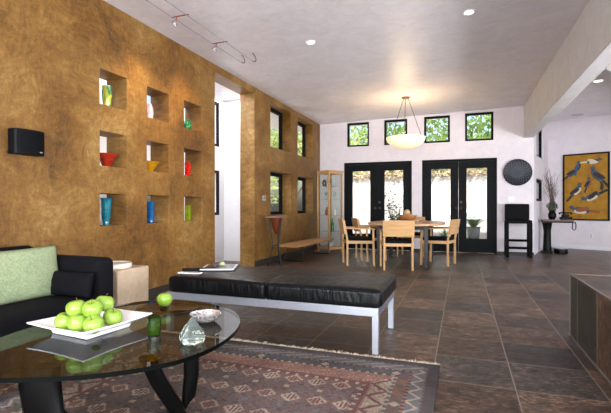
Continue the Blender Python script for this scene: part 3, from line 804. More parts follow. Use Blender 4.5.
tag(MB().lathe(hollow([(.04, 0), (.075, .05), (.095, .09)]), 24).build('bowl', M['white_ceramic'], loc=incab(.2, .2, SH[0] - .35)), 'white bowl at the bottom of the display cabinet', 'bowl')
tag(MB().lathe([(0, 0), (.035, 0), (.045, .05), (.03, .1), (.02, .14), (0, .14)], 20).build('vase', M['cream_ceramic'], loc=incab(.3, .14, SH[1] + .008)), 'cream vase on the third shelf of the display cabinet', 'vase')

# ------------------------------------------------------------------ back wall plate, switches, thermostat
wp = thing('wall_plate', 'large round dark patterned plate on the white wall', 'plate', (1.12, YB, 1.775))
RX = Matrix.Rotation(R(90), 4, 'X')
pt = NT('patterned_plate'); v = pt.coord(); sep = pt.n('ShaderNodeSeparateXYZ'); pt.l(v, sep.inputs[0])
rad = pt.math('SQRT', pt.math('ADD', pt.math('POWER', sep.outputs['X'], 2), pt.math('POWER', sep.outputs['Z'], 2)))
ang = pt.math('ARCTAN2', sep.outputs['Z'], sep.outputs['X'])
dots = pt.math('GREATER_THAN', pt.math('MULTIPLY', pt.math('SINE', pt.math('MULTIPLY', ang, 22)), pt.math('SINE', pt.math('MULTIPLY', rad, 84))), .25)
bw_ = pt.ramp(rad, [(0, rgb(20, 22, 34)), (.07, rgb(34, 38, 54)), (.13, rgb(12, 12, 16)), (.2, rgb(26, 27, 36)), (.235, rgb(10, 10, 13))], 'CONSTANT')
pt.principled(pt.mix(dots, bw_, rgb(62, 64, 78)), .35, 0, .2)
MB().lathe([(0, 0), (.2, 0), (.285, .03), (.288, .036), (.2, .014), (.12, .008), (0, .012)], 64, M=RX).build('plate_body', pt.m, wp)
def switch(label, loc, ax, w=.07, h=.115, name='light_switch', n=1, cat='switch'):
    t = thing(name, label, cat, loc)
    if ax == 'X': MB().box(0, .006, -w / 2, w / 2, -h / 2, h / 2).build('cover_plate', M['white_trim'], t, bevel=.002)
    else: MB().box(-w / 2, w / 2, -.006, 0, -h / 2, h / 2).build('cover_plate', M['white_trim'], t, bevel=.002)
    for k in range(n):
        o_ = (k - (n - 1) / 2) * .046
        if ax == 'X': MB().box(.006, .01, o_ - .016, o_ + .016, -.033, .033).build('rocker', M['white_ceramic'], t, smooth=0)
        else: MB().box(o_ - .016, o_ + .016, -.01, -.006, -.033, .033).build('rocker', M['white_ceramic'], t, smooth=0)
    return t
switch('white double light switch below the round wall plate', (1.0, YB, 1.20), 'Y', .12, .115, n=2)
switch('white light switch on the white hall wall in the opening', (-4.03, 7.24, 1.1), 'Y')
thm = thing('thermostat', 'small grey thermostat on the mustard wall by the lower window', 'thermostat', (XW - .004, 7.0, 1.19))
MB().box(0, .022, -.06, .06, -.045, .045).build('case', plain('grey_case', rgb(150, 146, 140), .4), thm, bevel=.004)
MB().box(.022, .0235, -.035, .035, -.01, .028).build('screen', plain('grey_screen', rgb(86, 92, 90), .2), thm, smooth=0)

# ------------------------------------------------------------------ bar stool
M['stool_black'] = plain('stool_black', rgb(6, 6, 7), .6, 0, .08)
st = thing('bar_stool', 'black bar stool with a low solid back against the white wall', 'stool', (1.09, 9.88, 0))
for sx_ in (-1, 1):
    for sy_ in (-1, 1): MB().box(sx_ * .215 - .028, sx_ * .215 + .028, sy_ * .17 - .028, sy_ * .17 + .028, 0, .70).build('leg', M['stool_black'], st, bevel=.005)
MB().rbox(.486, .40, .07, (0, 0, .728), .018, 8, .004).build('seat', M['stool_black'], st)
MB().rbox(.47, .045, .34, (0, .19, .925), .015, 8).build('backrest', M['stool_black'], st)
MB().box(-.187, .187, -.195, -.145, .17, .22).box(-.187, .187, .145, .195, .30, .35).box(-.24, -.19, -.142, .142, .24, .29).box(.19, .24, -.142, .142, .24, .29).build('footrest_rails', M['stool_black'], st, bevel=.004)

# ------------------------------------------------------------------ console in the nook
cn = thing('console_table', 'dark console table under the bird painting', 'table', (1.98, 10.88, 0))
MB().box(-.30, .30, -.17, .17, .715, .75).build('tabletop', wood('walnut', rgb(70, 48, 38), rgb(110, 78, 60), .35), cn, bevel=.005)
MB().box(-.285, .285, -.155, .155, .68, .714).build('apron', M['ebony'], cn, smooth=0)
MB().lathe([(0, .05), (.09, .05), (.09, .1), (.08, .2), (.075, .5), (.1, .66), (.11, .68), (0, .68)], 20, (-.19, 0, 0)).build('pedestal', M['ebony'], cn)
MB().box(-.29, -.10, -.12, .12, 0, .05).build('plinth', M['ebony'], cn, bevel=.006)
rb = thing('round_stool', 'low round dark drum with a pale top under the console table', 'stool', (2.065, 10.93, 0))
MB().lathe([(0, 0), (.14, 0), (.145, .03), (.135, .1), (0, .1)], 32).build('drum', M['ebony'], rb)
MB().lathe([(0, .1), (.128, .1), (.128, .115), (0, .118)], 32).build('drum_top', plain('pale_top', rgb(150, 150, 150), .3), rb)
vs = thing('branch_vase', 'dark vase of bare twigs and leaves on the console table', 'vase', (1.89, 10.9, .75))
MB().lathe(hollow([(.05, 0), (.08, .05), (.085, .12), (.05, .19), (.055, .21)]), 24).build('vase_body', M['ebony'], vs)
tw = MB(); lf = MB(); r4 = random.Random(12)
for k in range(30):
    a = r4.uniform(0, 6.28); o = r4.uniform(.03, .24); h = r4.uniform(.45, 1.0)
    e = Vector((math.cos(a) * o, math.sin(a) * o, .2 + h)); m_ = Vector((e.x * .35, e.y * .35, .2 + h * .5))
    tw.tube([(0, 0, .1), m_, e], [.005, .004, .002], 5)
    for j in range(2):
        b0 = m_.lerp(e, r4.uniform(.1, .7)); tw.tube([b0, b0 + Vector((r4.uniform(-.1, .1), r4.uniform(-.1, .1), r4.uniform(.08, .2)))], [.003, .0015], 5)
leaves(lf, (0, 0, .28), (.11, .11, .13), 260, .032, seed=21)
tw.build('twigs', plain('twig_brown', rgb(88, 72, 64), .7), vs); lf.build('foliage', plain('olive_leaf', rgb(70, 76, 50), .6), vs, smooth=0, recalc=False)
ph = thing('telephone', 'old black telephone on the console table beside the twig vase', 'telephone', (2.14, 10.86, .75), R(10))
MB().prism([(-.11, -.1), (.11, -.1), (.09, .09), (-.09, .09)], 0, .06).rbox(.13, .12, .07, (0, .0, .085), .02, 6).build('body', M['black_plastic'], ph, bevel=.01)
MB().tube([(-.13, 0, .13), (-.1, 0, .15), (.1, 0, .15), (.13, 0, .13)], [.026, .015, .015, .026], 12).build('handset', M['black_plastic'], ph)
tag(MB().tube([(0, 0, 0), (.035, 0, .01), (.055, 0, -.05), (.05, 0, -.14), (.02, 0, -.17), (-.015, 0, -.14), (-.015, 0, -.06), (0, 0, 0)], .011, 8, closed=False).build('strap', M['leather'], loc=(2.275, 10.8, .69)), 'black strap loop hanging from the right end of the console table', 'strap')

# ------------------------------------------------------------------ bird painting on the angled wall
pa = math.atan2(ad.y, ad.x)
def on_wall(u):
    th = math.atan((u - 305.5) / 430) - R(20); k = math.tan(th)
    s = (k * B.y - B.x) / (ad.x - k * ad.y); return s
s0, s1 = on_wall(563.3), on_wall(610)
pz0, pz1 = 0.70, 2.33
PW, PH = s1 - s0, pz1 - pz0
pc = B + ad * ((s0 + s1) / 2)
nrm = Vector((ad.y, -ad.x))
pg = thing('bird_painting', 'large ochre painting of dark birds in a black frame', 'painting', (pc.x + nrm.x * .001, pc.y + nrm.y * .001, pz0), pa)
fm = MB(); f_ = .035
fm.box(-PW / 2, PW / 2, -.04, 0, 0, f_).box(-PW / 2, PW / 2, -.04, 0, PH - f_, PH).box(-PW / 2, -PW / 2 + f_, -.04, 0, f_, PH - f_).box(PW / 2 - f_, PW / 2, -.04, 0, f_, PH - f_)
fm.build('frame', M['black_frame'], pg, smooth=0)
ctone = NT('ochre_canvas'); f = ctone.noise(ctone.coord(), 6, 5, .6)
ctone.principled(ctone.ramp(f, [(.3, rgb(146, 102, 20)), (.7, rgb(176, 130, 36))]), .5, 0, .3)
bc = [ctone.m, plain('bird_slate', rgb(62, 74, 84), .5, var=.4, scale=25), plain('bird_dark', rgb(34, 34, 38), .5, var=.3), plain('bird_pale', rgb(206, 196, 172), .5), plain('bird_teal', rgb(40, 78, 108), .5, var=.4), plain('bird_rust', rgb(140, 76, 40), .5)]
cm = MB().box(-PW / 2 + f_, PW / 2 - f_, -.025, -.002, f_, PH - f_)
layer = [0]
def flat(pts, mi):
    layer[0] += 1; y = -.0255 - layer[0] * .00012
    n = len(pts); vs = [cm.bm.verts.new((p[0] * PW - PW / 2, y, p[1] * PH)) for p in pts]
    fc = cm.bm.faces.new(vs); fc.material_index = mi
def ell(cx, cy, a, b, ang, mi, n=18):
    c, s = math.cos(R(ang)), math.sin(R(ang)); asp = PW / PH
    flat([(cx + (a * math.cos(t_) * c - b * math.sin(t_) * s), cy + (a * math.cos(t_) * s + b * math.sin(t_) * c) * asp) for t_ in [2 * math.pi * i / n for i in range(n)]], mi)
def bird(cx, cy, L, ang, body, wing, belly, flip=1):
    c, s = math.cos(R(ang)), math.sin(R(ang)); asp = PW / PH
    def T(x, y): x *= flip; return (cx + (x * c - y * s) * L, cy + (x * s + y * c) * L * asp)
    def e(x, y, a, b, an, mi):
        q = T(x, y); ell(q[0], q[1], a * L, b * L, ang + an * flip, mi)
    flat([T(-.4, .02), T(-1.0, -.12), T(-.98, -.26), T(-.35, -.14)], wing)
    e(0, 0, .48, .22, 12, body); e(.05, -.08, .36, .13, 12, belly); e(-.1, .06, .38, .14, -8, wing)
    e(.48, .24, .14, .13, 0, body)
    flat([T(.6, .28), T(.82, .21), T(.59, .18)], 5)
    for x in (.0, .12): flat([T(x, -.2), T(x + .02, -.2), T(x + .06, -.48), T(x + .03, -.48)], 2)
bird(.22, .72, .30, 30, 4, 2, 1); bird(.34, .80, .22, 62, 4, 4, 2)
bird(.66, .87, .27, -8, 1, 3, 3); bird(.74, .66, .38, -38, 1, 2, 1, -1)
bird(.30, .44, .33, 40, 1, 2, 3); bird(.56, .55, .24, 60, 1, 2, 5); bird(.64, .35, .36, 38, 1, 2, 3, -1)
bird(.85, .50, .18, 80, 2, 2, 1); bird(.40, .15, .40, 6, 1, 5, 3, -1)
cm.build('canvas', bc, pg, smooth=0, recalc=False)

# outlet on the nook wall
so = on_wall(591); po = B + ad * so + nrm * .0005
ot = thing('wall_outlet', 'white electrical outlet low on the wall under the bird painting', 'outlet', (po.x, po.y, .33), pa)
MB().box(-.035, .035, -.006, 0, -.057, .057).build('cover_plate', M['white_trim'], ot, bevel=.002)
MB().box(-.016, .016, -.009, -.006, .008, .04).box(-.016, .016, -.009, -.006, -.04, -.008).build('socket', plain('socket_grey', rgb(170, 168, 165), .4), ot, smooth=0)

# ------------------------------------------------------------------ sofa with cushions, side block
sf = thing('sofa', 'low black upholstered sofa along the mustard wall', 'sofa', (-2.9, 1.5, 0))
SX0, SX1 = -3.30 + 2.9, -2.50 + 2.9     # local x -0.40..0.40
SY0, SY1 = 0.3 - 1.5, 2.61 - 1.5
MB().rbox(SX1 - SX0 - .02, SY1 - SY0, .22, (0, (SY0 + SY1) / 2, .16), .03, 10).build('base', M['sofa'], sf)
for k in range(2):
    w = (SY1 - SY0 - .36) / 2
    MB().rbox(.64, w - .008, .14, (.08, SY0 + .18 + w * (k + .5), .305), .045, 14, .012).build('seat_cushion', M['sofa'], sf)
    MB().rbox(.16, w - .008, .37, (-.255, SY0 + .18 + w * (k + .5), .555), .055, 14, 0, M=Matrix.Rotation(R(-6), 4, 'Y')).build('back_cushion', M['sofa'], sf)
MB().rbox(.10, SY1 - SY0 - .05, .47, (SX0 + .05, (SY0 + SY1) / 2, .47), .04, 12).build('back_frame', M['sofa'], sf)
for y in (SY0 + .085, SY1 - .085): MB().rbox(SX1 - SX0, .17, .52, (0, y, .395), .05, 14).build('arm', M['sofa'], sf)
for x in (SX0 + .06, SX1 - .06):
    for y in (SY0 + .08, SY1 - .08): MB().box(x - .025, x + .025, y - .025, y + .025, 0, .06).build('leg', M['ebony'], sf, smooth=0)
def pillow(w, h, th, n=22):
    mb = MB(); g = {}
    for sgn in (1, -1):
        for i in range(n + 1):
            for j in range(n + 1):
                u, v = 2 * i / n - 1, 2 * j / n - 1
                edge = (i in (0, n)) or (j in (0, n))
                if edge and (i, j, 0) in g: continue
                b = ((1 - u * u) * (1 - v * v)) ** .42
                x = w / 2 * u * (1 - .055 * (1 - v * v) * u * u); y = h / 2 * v * (1 - .055 * (1 - u * u) * v * v)
                z = sgn * th / 2 * b + .006 * noise.noise(Vector((u * 3, v * 3, sgn))) * b
                g[(i, j, 0 if edge else sgn)] = mb.bm.verts.new((x, y, z))
        get = lambda i, j: g.get((i, j, 0)) or g[(i, j, sgn)]
        for i in range(n):
            for j in range(n):
                q = [get(i, j), get(i + 1, j), get(i + 1, j + 1), get(i, j + 1)]
                mb.bm.faces.new(q if sgn > 0 else q[::-1])
    return mb
p1 = pillow(.74, .38, .15).build('throw_pillow', M['green_fabric'], smooth=180)
tag(p1, 'sage green rectangular pillow propped on the black sofa', 'pillow')
# stands on its long edge, leaning on the back cushion, facing the room
p1.rotation_euler = Matrix(((0, -.20, .98), (1, 0, 0), (0, .98, .20))).to_euler(); p1.location = (-2.90, 2.09, .56)
p2 = pillow(.40, .18, .12).build('bolster_cushion', M['sofa'], smooth=180)
tag(p2, 'small black cushion lying in the corner of the sofa against the arm', 'cushion')
p2.rotation_euler = Euler((R(78), 0, 0)); p2.location = (-2.68, 2.365, .475)

tb = MB().box(-.24, .24, -.18, .18, 0, .53).build('side_block', M['tan_box'], loc=(-2.79, 2.862, 0), bevel=.012, bseg=3)
tag(tb, 'tan plaster block side table at the end of the sofa', 'side table')
tag(MB().lathe([(0, 0), (.135, 0), (.142, .008), (.142, .032), (.138, .04), (.13, .04), (.125, .034), (0, .034)], 40).build('round_tray', M['cream_ceramic'], loc=(-2.735, 2.83, .53)), 'round off-white dish on the tan side block', 'dish')

# ------------------------------------------------------------------ daybed
db = thing('daybed', 'long black leather daybed on a square steel frame', 'daybed', (-1.445, 3.37, 0))
DW, DD = .895, .37
fm = MB().box(-DW, DW, -DD, -DD + .045, .265, .325).box(-DW, DW, DD - .045, DD, .265, .325).box(-DW, -DW + .045, -DD + .045, DD - .045, .265, .325).box(DW - .045, DW, -DD + .045, DD - .045, .265, .325).box(-.02, .02, -DD + .045, DD - .045, .275, .32)
fm.build('frame', M['steel'], db, bevel=.002)
for x in (-DW + .0225, DW - .0225):
    for y in (-DD + .0225, DD - .0225):
        MB().box(x - .0225, x + .0225, y - .0225, y + .0225, 0, .265).build('leg', M['steel'], db, bevel=.002)
for k, x in enumerate((-DW / 2, DW / 2)):
    c = MB().rbox(DW + .004, DD * 2 + .02, .13, (x + .022, 0, .391), .032, 26, .012, wob=.003, seed=k * 5).build('seat_cushion', M['leather'], db, smooth=60)
    sm = MB(); hx, hy = DW / 2 - .002, DD + .007; x += .022
    for z in (.345, .436):
        pts = [(x - hx + .015, -hy, z), (x + hx - .015, -hy, z), (x + hx, -hy + .015, z), (x + hx, hy - .015, z), (x + hx - .015, hy, z), (x - hx + .015, hy, z), (x - hx, hy - .015, z), (x - hx, -hy + .015, z)]
        sm.tube(pts, .004, 6, closed=True)
    sm.build('piping', M['leather'], c)

def zoff(x, y): return .4425
alb = thing('portfolio', 'open black folder with white pages on the left of the daybed', 'folder', (-2.1, 3.46, .469), R(22))
MB().box(-.16, .16, -.18, .18, 0, .008).build('cover', M['leather'], alb, smooth=0)
MB().box(-.15, .145, -.165, .165, .0085, .016).build('pages', M['white_ceramic'], alb, smooth=0)
MB().box(-.125, .13, -.135, .135, .0165, .019).build('photo_print', plain('dark_print', rgb(58, 56, 60), .15), alb, smooth=0)
tag(MB().tube([(-.14, -.05, .014), (.14, .05, .014)], .013, 10).build('rolled_scroll', M['black_plastic'], loc=(-2.2, 3.28, .467), rz=R(10)), 'black tube lying at the left front of the daybed', 'tube')
tag(MB().box(-.1, .1, -.028, .028, 0, .007).build('paper_strip', M['white_ceramic'], loc=(-2.2, 3.14, .466), rz=R(8), smooth=0), 'narrow white paper at the near left of the daybed', 'paper')
tag(MB().ball(.022, (0, 0, .02), 10, sq=(1.3, 1, .8)).build('ornament', plain('pale_green_stone', rgb(180, 190, 140), .3), loc=(-2.1, 3.5, .487)), 'tiny pale green ornament lying on the open black folder', 'ornament')

# ------------------------------------------------------------------ coffee table
CTX, CTY = -1.60, 1.75
ct = thing('coffee_table', 'rounded triangular glass coffee table on black sculpted legs', 'coffee table', (CTX, CTY, 0))
out = [(-1.065, 1.75), (-1.097, 1.96), (-1.18, 2.16), (-1.33, 2.33), (-1.55, 2.44), (-1.80, 2.45), (-2.0, 2.38), (-2.10, 2.2), (-2.14, 1.9), (-2.14, 1.6), (-2.09, 1.38), (-2.0, 1.2), (-1.85, 1.09), (-1.68, 1.10), (-1.50, 1.165), (-1.30, 1.28), (-1.155, 1.43), (-1.085, 1.575)]
def closed_spline(pts, sub=6):
    n = len(pts); res = []
    for i in range(n):
        p0, p1_, p2_, p3 = [Vector(pts[(i + k) % n]) for k in (-1, 0, 1, 2)]
        for j in range(sub):
            t_ = j / sub
            res.append(.5 * ((2 * p1_) + (p2_ - p0) * t_ + (2 * p0 - 5 * p1_ + 4 * p2_ - p3) * t_ ** 2 + (3 * p1_ - p0 - 3 * p2_ + p3) * t_ ** 3))
    return res
op = [(p.x - CTX, p.y - CTY) for p in closed_spline(out)]
M['top_glass'] = pane_glass('table_glass', (.60, .64, .60, 1), 1.5, .85)
M['glass_edge'] = plain('glass_edge', rgb(2, 5, 4), .35, 0, .08)
gm = MB().prism(op, .382, .401, 0, 1)
gm.build('glass_top', [M['top_glass'], M['glass_edge']], ct, smooth=50)
def plank(path, name):
    """sculpted leg: path of (x, y, z, half-width vector, half-thickness)"""
    mb = MB(); rings = []
    for (x, y, z, wx, wy, wz, tx, ty, tz) in path:
        ring = []
        for j in range(16):
            a = 2 * math.pi * j / 16; c, s = math.cos(a), math.sin(a)
            c = math.copysign(abs(c) ** .8, c); s = math.copysign(abs(s) ** .8, s)
            ring.append(mb.bm.verts.new((x - CTX + wx * c + tx * s, y - CTY + wy * c + ty * s, max(.0095, z + wz * c + tz * s))))
        rings.append(ring)
    for a, b in zip(rings, rings[1:]):
        for j in range(16): mb.bm.faces.new((a[j], a[(j + 1) % 16], b[(j + 1) % 16], b[j]))
    mb.bm.faces.new(rings[0][::-1]); mb.bm.faces.new(rings[-1])
    return mb.build(name, M['ebony'], ct, smooth=50)
# first piece: broad left fin, foot along the floor, rising to the front pivot
plank([(-1.645, 1.30, .381, .078, .028, 0, -.012, .034, 0), (-1.645, 1.30, .30, .08, .03, 0, -.012, .034, 0), (-1.635, 1.31, .18, .074, .028, .01, -.012, .034, 0),
       (-1.56, 1.35, .08, .06, .02, .04, .0, .035, 0), (-1.45, 1.46, .05, .01, .0, .045, .02, .03, 0), (-1.32, 1.64, .05, .01, .0, .04, .02, .03, 0), (-1.25, 1.71, .06, .02, .02, .03, .0, .022, 0),
       (-1.225, 1.735, .12, .03, .015, .02, -.015, .022, 0), (-1.205, 1.73, .25, .034, .014, 0, -.012, .026, 0), (-1.20, 1.72, .381, .033, .014, 0, -.012, .026, 0)], 'leg')
# second piece: leaning strut from the joint to the front of the glass
plank([(-1.235, 1.70, .03, .03, .015, .01, -.015, .03, 0), (-1.25, 1.66, .12, .032, .012, .01, -.015, .03, 0), (-1.275, 1.58, .26, .034, .01, .01, -.012, .03, 0), (-1.295, 1.53, .381, .036, .01, 0, -.01, .03, 0)], 'leg')

# square white fruit dish
fd_rz = R(-6)
fdx, fdy = -1.797, 1.712
dm = MB()
def sq_ring(h, z, bow=0.0, n=8):
    pts = []
    cs = [(-h, -h), (h, -h), (h, h), (-h, h)]
    for k in range(4):
        a, b = cs[k], cs[(k + 1) % 4]
        for i in range(n):
            t_ = i / n; pts.append(dm.bm.verts.new((a[0] + (b[0] - a[0]) * t_, a[1] + (b[1] - a[1]) * t_, z - bow * math.sin(math.pi * t_))))
    return pts
rr = [sq_ring(0.113, .0), sq_ring(0.126, .003), (sq_ring(0.132, .02)), sq_ring(0.200, .057, .006), sq_ring(0.207, .060, .006), sq_ring(0.207, .066, .006), sq_ring(0.201, .067, .006), sq_ring(0.126, .034), sq_ring(.06, .03)]
for a, b in zip(rr, rr[1:]):
    for j in range(32): dm.bm.faces.new((a[j], a[(j + 1) % 32], b[(j + 1) % 32], b[j]))
dm.bm.faces.new(rr[0][::-1]); dm.bm.faces.new(rr[-1])
tag(dm.build('fruit_dish', M['white_ceramic'], loc=(fdx, fdy, .401), rz=fd_rz, smooth=30), 'square white dish of green apples on the glass coffee table', 'dish')

at_ = NT('green_apple'); v = at_.coord(); f = at_.noise(v, 14, 4, .6); sp_ = at_.n('ShaderNodeTexVoronoi'); at_.l(v, sp_.inputs['Vector']); sp_.inputs['Scale'].default_value = 190
c = at_.ramp(f, [(.3, rgb(112, 146, 40)), (.7, rgb(150, 180, 74))]); c = at_.mix(at_.math('LESS_THAN', sp_.outputs['Distance'], .16), c, rgb(190, 206, 130))
at_.principled(c, .22, 0, .5)
M['apple'] = at_.m; M['stalk'] = plain('stalk', rgb(92, 70, 40), .7)
def make_apple(label, loc, group):
    r = .0465
    t = thing('green_apple', label, 'apple', loc, rnd.uniform(0, 6), group)
    pr = []
    for i in range(21):
        a = math.pi * i / 20
        rad_ = r * (math.sin(a) ** .92) * (1.02 + .06 * math.cos(a + math.pi)) if 0 < i < 20 else 0
        z = -r * .93 * math.cos(a)
        if a > 2.5: z -= (a - 2.5) ** 2 * r * .85
        if a < .45: z += (.45 - a) ** 2 * r * .9
        pr.append((rad_, z + r * .86))
    MB().lathe(pr, 32).build('fruit', M['apple'], t, smooth=180)
    MB().tube([(0, 0, r * 1.42), (.003, .002, r * 1.75), (.008, .004, r * 1.98)], [.0018, .0016, .0022], 6).build('stalk', M['stalk'], t)
    return t
ap = make_apple('single green apple on the round glass tray', (-1.755, 2.235, .417), None)
APP = [(62.5, 321, 0), (76, 323.3, 0), (96, 323, 0), (111.5, 316.5, 0), (77, 308.4, 1), (93.4, 308, 1), (103, 303.5, 1), (89, 317, 0)]
ALAB = ['green apple at the far left of the pile on the white dish', 'green apple in the front of the pile, second from left on the dish', 'green apple in the front of the pile, third from left on the dish',
        'green apple at the right end of the pile on the white dish', 'green apple in the top layer of the pile, left one', 'green apple in the top layer of the pile, middle one',
        'green apple in the top layer of the pile, at the back right', 'green apple mostly hidden in the middle of the pile']
def ray_at(u, v, z):
    l_ = (u - 305.5) / 430; w_ = -(v - 206.5) / 430; s_, c_ = math.sin(R(20)), math.cos(R(20))
    t_ = (z - 1.04) / w_; return (c_ * l_ - s_) * t_, (s_ * l_ + c_) * t_
for (u, v, lev), lab in zip(APP, ALAB):
    z = .436 + (.062 if lev else 0)
    x, y = ray_at(u, v, z + .04)
    o = dup(ap, (x, y, z), rnd.uniform(0, 6), lab); o['group'] = 'green apples in the white dish'
    o.rotation_euler = (rnd.uniform(-.35, .35), rnd.uniform(-.35, .35), rnd.uniform(0, 6))

tag(MB().lathe([(0, 0), (.18, 0), (.19, .004), (.19, .010), (.186, .013), (.178, .010), (0, .009)], 56).build('glass_tray', pane_glass('tray_glass', (.74, .70, .64, 1), 1.6), loc=(-1.72, 2.22, .4015)), 'round smoky glass tray under the single apple on the coffee table', 'tray')
tag(MB().lathe(hollow([(.026, 0), (.03, .004), (.034, .04), (.034, .085)], .004), 28).build('votive_cup', coloured_glass('green_cup', rgb(26, 48, 8), rgb(66, 100, 20), trans=.5), loc=(-1.442, 1.757, .4015)), 'small dark green glass cup on the coffee table', 'cup')
pwm = solid_glass('paperweight_glass', (.80, .97, .88, 1), .04, 1.3); pwm.node_tree.nodes['Principled BSDF'].inputs['Transmission Weight'].default_value = .93
pw = MB().lathe([(0, 0), (.052, 0), (.062, .012), (.064, .03), (.052, .056), (.0, .128)], 6).build('glass_paperweight', pwm, loc=(-1.19, 1.716, .4015), rz=R(18), smooth=0, bevel=.004)
tag(pw, 'clear green glass pointed paperweight on the coffee table', 'paperweight')
sb = NT('hammered_silver'); v = sb.coord(); vo = sb.n('ShaderNodeTexVoronoi'); sb.l(v, vo.inputs['Vector']); vo.inputs['Scale'].default_value = 70
sb.principled(sb.ramp(vo.outputs['Distance'], [(.1, rgb(120, 116, 116)), (.6, rgb(228, 224, 222))]), .22, .7, .5, sb.bump(vo.outputs['Distance'], .5, .006))
tag(MB().lathe(hollow([(.03, 0), (.055, .008), (.08, .03), (.088, .048)], .004), 40).build('silver_bowl', sb.m, loc=(-1.335, 2.05, .4015)), 'small hammered silver bowl behind the glass paperweight', 'bowl')

# ------------------------------------------------------------------ rug (woven pattern, knot by knot)
RX0, RX1, RY0, RY1 = -2.35, -0.13, 0.3, 2.935
rg = thing('rug', 'faded red and blue patterned kilim rug with a pale fringe', 'rug', (0, 0, 0))
kn = .0105; nx, ny = int((RX1 - RX0) / kn), int((RY1 - RY0) / kn)
pal = {k: Vector(rgb(*c)[:3]) for k, c in dict(dark=(44, 40, 44), navy=(58, 62, 74), blue=(104, 112, 118), teal=(80, 100, 98), pink=(158, 112, 96), salmon=(170, 118, 92), red=(112, 54, 46), cream=(198, 180, 156), brown=(104, 80, 72), orange=(138, 92, 68), rose=(130, 88, 78), green=(70, 96, 78)).items()}
rk = random.Random(3)
def zig(p, q, per, amp, th):  # zigzag line along p about q = 0
    z_ = abs(((p / per) % 1) * 2 - 1) * 2 - 1
    return abs(q - z_ * amp) < th
def knot(i, j):
    a = nx - 1 - i; b = ny - 1 - j                 # knots from the right and from the far edge
    a2, b2 = min(a, i), min(b, j)
    w = a2 < b2 * .86                              # in a side border
    e = a2 / .86 if w else b2; al = j if w else i  # distance in, distance along
    if e < 6: return 'dark'
    if e < 8: return 'rose' if al % 4 < 2 else 'navy'
    if e < 16:
        if w and zig(al, e - 12, 12, 3.5, 1.1): return 'cream'
        if not w and (al // 2 + int(e)) % 6 == 0: return 'cream'
        return 'blue'
    if e < 18: return 'pink' if al % 4 < 2 else 'dark'
    if e < 25:
        m = (al % 22) - 11
        if abs(m) + abs(e - 21.5) < 3: return 'green' if (al // 22) % 2 else 'cream'
        if w: return 'orange' if (al // 22) % 3 == 0 else 'brown'
        return 'navy' if (al + int(e)) % 9 else 'teal'
    if e < 27: return 'cream' if al % 5 < 2 else 'teal' if w else 'dark'
    if e < 40:
        if w:
            if zig(al, e - 33.5, 16, 5, 1.6): return 'red'
            return 'cream' if abs(e - 33.5) < 6 and rk.random() < .8 else 'pink'
        if (al + int(e) * 2) % 13 == 0: return 'cream' if rk.random() < .6 else 'blue'
        if (al * 3 + int(e)) % 17 == 0: return 'red'
        return 'salmon' if int(e) % 6 < 4 else 'pink'
    if e < 42: return 'red'
    if e < 45: return 'cream' if al % 6 < 2 else 'red'
    # field: bands of small stepped medallions between plain brown bands
    row = (b - 45) // 22; p, q = ((a + row * 7) % 14) - 7, (b - 45) % 22
    if q < 10:
        d = abs(p) + abs(q - 4.5) * .85
        if d < 5.8:
            if d > 3.6: return 'cream' if (a + b) % 4 else 'pink'
            if abs(p) % 2 == 1: return 'red'
            return ('cream', 'salmon', 'cream', 'pink')[(a // 14 + row) % 4]
        return 'rose' if rk.random() < .5 else 'brown'
    if q in (11, 20): return 'blue' if a % 6 < 3 else 'dark'
    if q in (14, 15, 16) and (a + row * 5) % 19 < 3: return 'blue' if row % 2 else 'cream'
    return 'brown' if rk.random() < .7 else ('rose' if rk.random() < .6 else 'navy')
bm = bmesh.new(); cl = bm.loops.layers.float_color.new('weave')
grid = [[bm.verts.new((RX0 + i * kn, RY0 + j * kn, .008 + .0009 * math.sin(i * 2.1 + j * 1.3))) for j in range(ny + 1)] for i in range(nx + 1)]
for i in range(nx):
    for j in range(ny):
        c = pal[knot(i, j)] * rk.uniform(.85, 1.35); c = c.lerp(Vector(rgb(102, 97, 97)[:3]), .55)
        f = bm.faces.new((grid[i][j], grid[i + 1][j], grid[i + 1][j + 1], grid[i][j + 1]))
        for lp in f.loops: lp[cl] = (c.x, c.y, c.z, 1)
edge = [grid[i][0] for i in range(nx + 1)] + [grid[nx][j] for j in range(1, ny + 1)] + [grid[i][ny] for i in range(nx - 1, -1, -1)] + [grid[0][j] for j in range(ny - 1, 0, -1)]
lowv = [bm.verts.new((v_.co.x, v_.co.y, 0.0005)) for v_ in edge]
for k in range(len(edge)):
    f = bm.faces.new((edge[k], lowv[k], lowv[(k + 1) % len(edge)], edge[(k + 1) % len(edge)]))
    for lp in f.loops: lp[cl] = (.03, .028, .03, 1)
rt = NT('kilim_weave'); at2 = rt.n('ShaderNodeVertexColor'); at2.layer_name = 'weave'
f = rt.noise(rt.coord(), 3, 4, .6); f2 = rt.noise(rt.mapping(rt.coord(), (90, 300, 1)), 1, 2)
wear = rt.ramp(f, [(.35, rgb(205, 200, 198)), (.65, rgb(255, 252, 248))])
rt.principled(rt.mix(1.0, at2.outputs[0], wear, 'MULTIPLY'), .95, 0, .1, rt.bump(f2, .6, .004))
mb = MB(); mb.bm.free(); mb.bm = bm; mb.build('rug_field', rt.m, rg, smooth=0, recalc=False)
r5 = random.Random(4)
M['fringe'] = plain('fringe_cream', rgb(206, 190, 166), .9, var=.2)
for (yy_, dr) in ((RY1, 1), (RY0, -1)):
    x = RX0; fr = MB()
    while x < RX1:
        L = r5.uniform(.012, .04) + (.03 if r5.random() < .1 else 0); dx = r5.uniform(-.012, .012)
        fr.tube([(x, yy_ - dr * .004, .006), (x + dx * .5, yy_ + dr * L * .5, .007 + r5.uniform(0, .006)), (x + dx, yy_ + dr * L, .004)], [.0032, .003, .0018], 5)
        x += r5.uniform(.006, .012)
    fr.build('fringe', M['fringe'], rg)

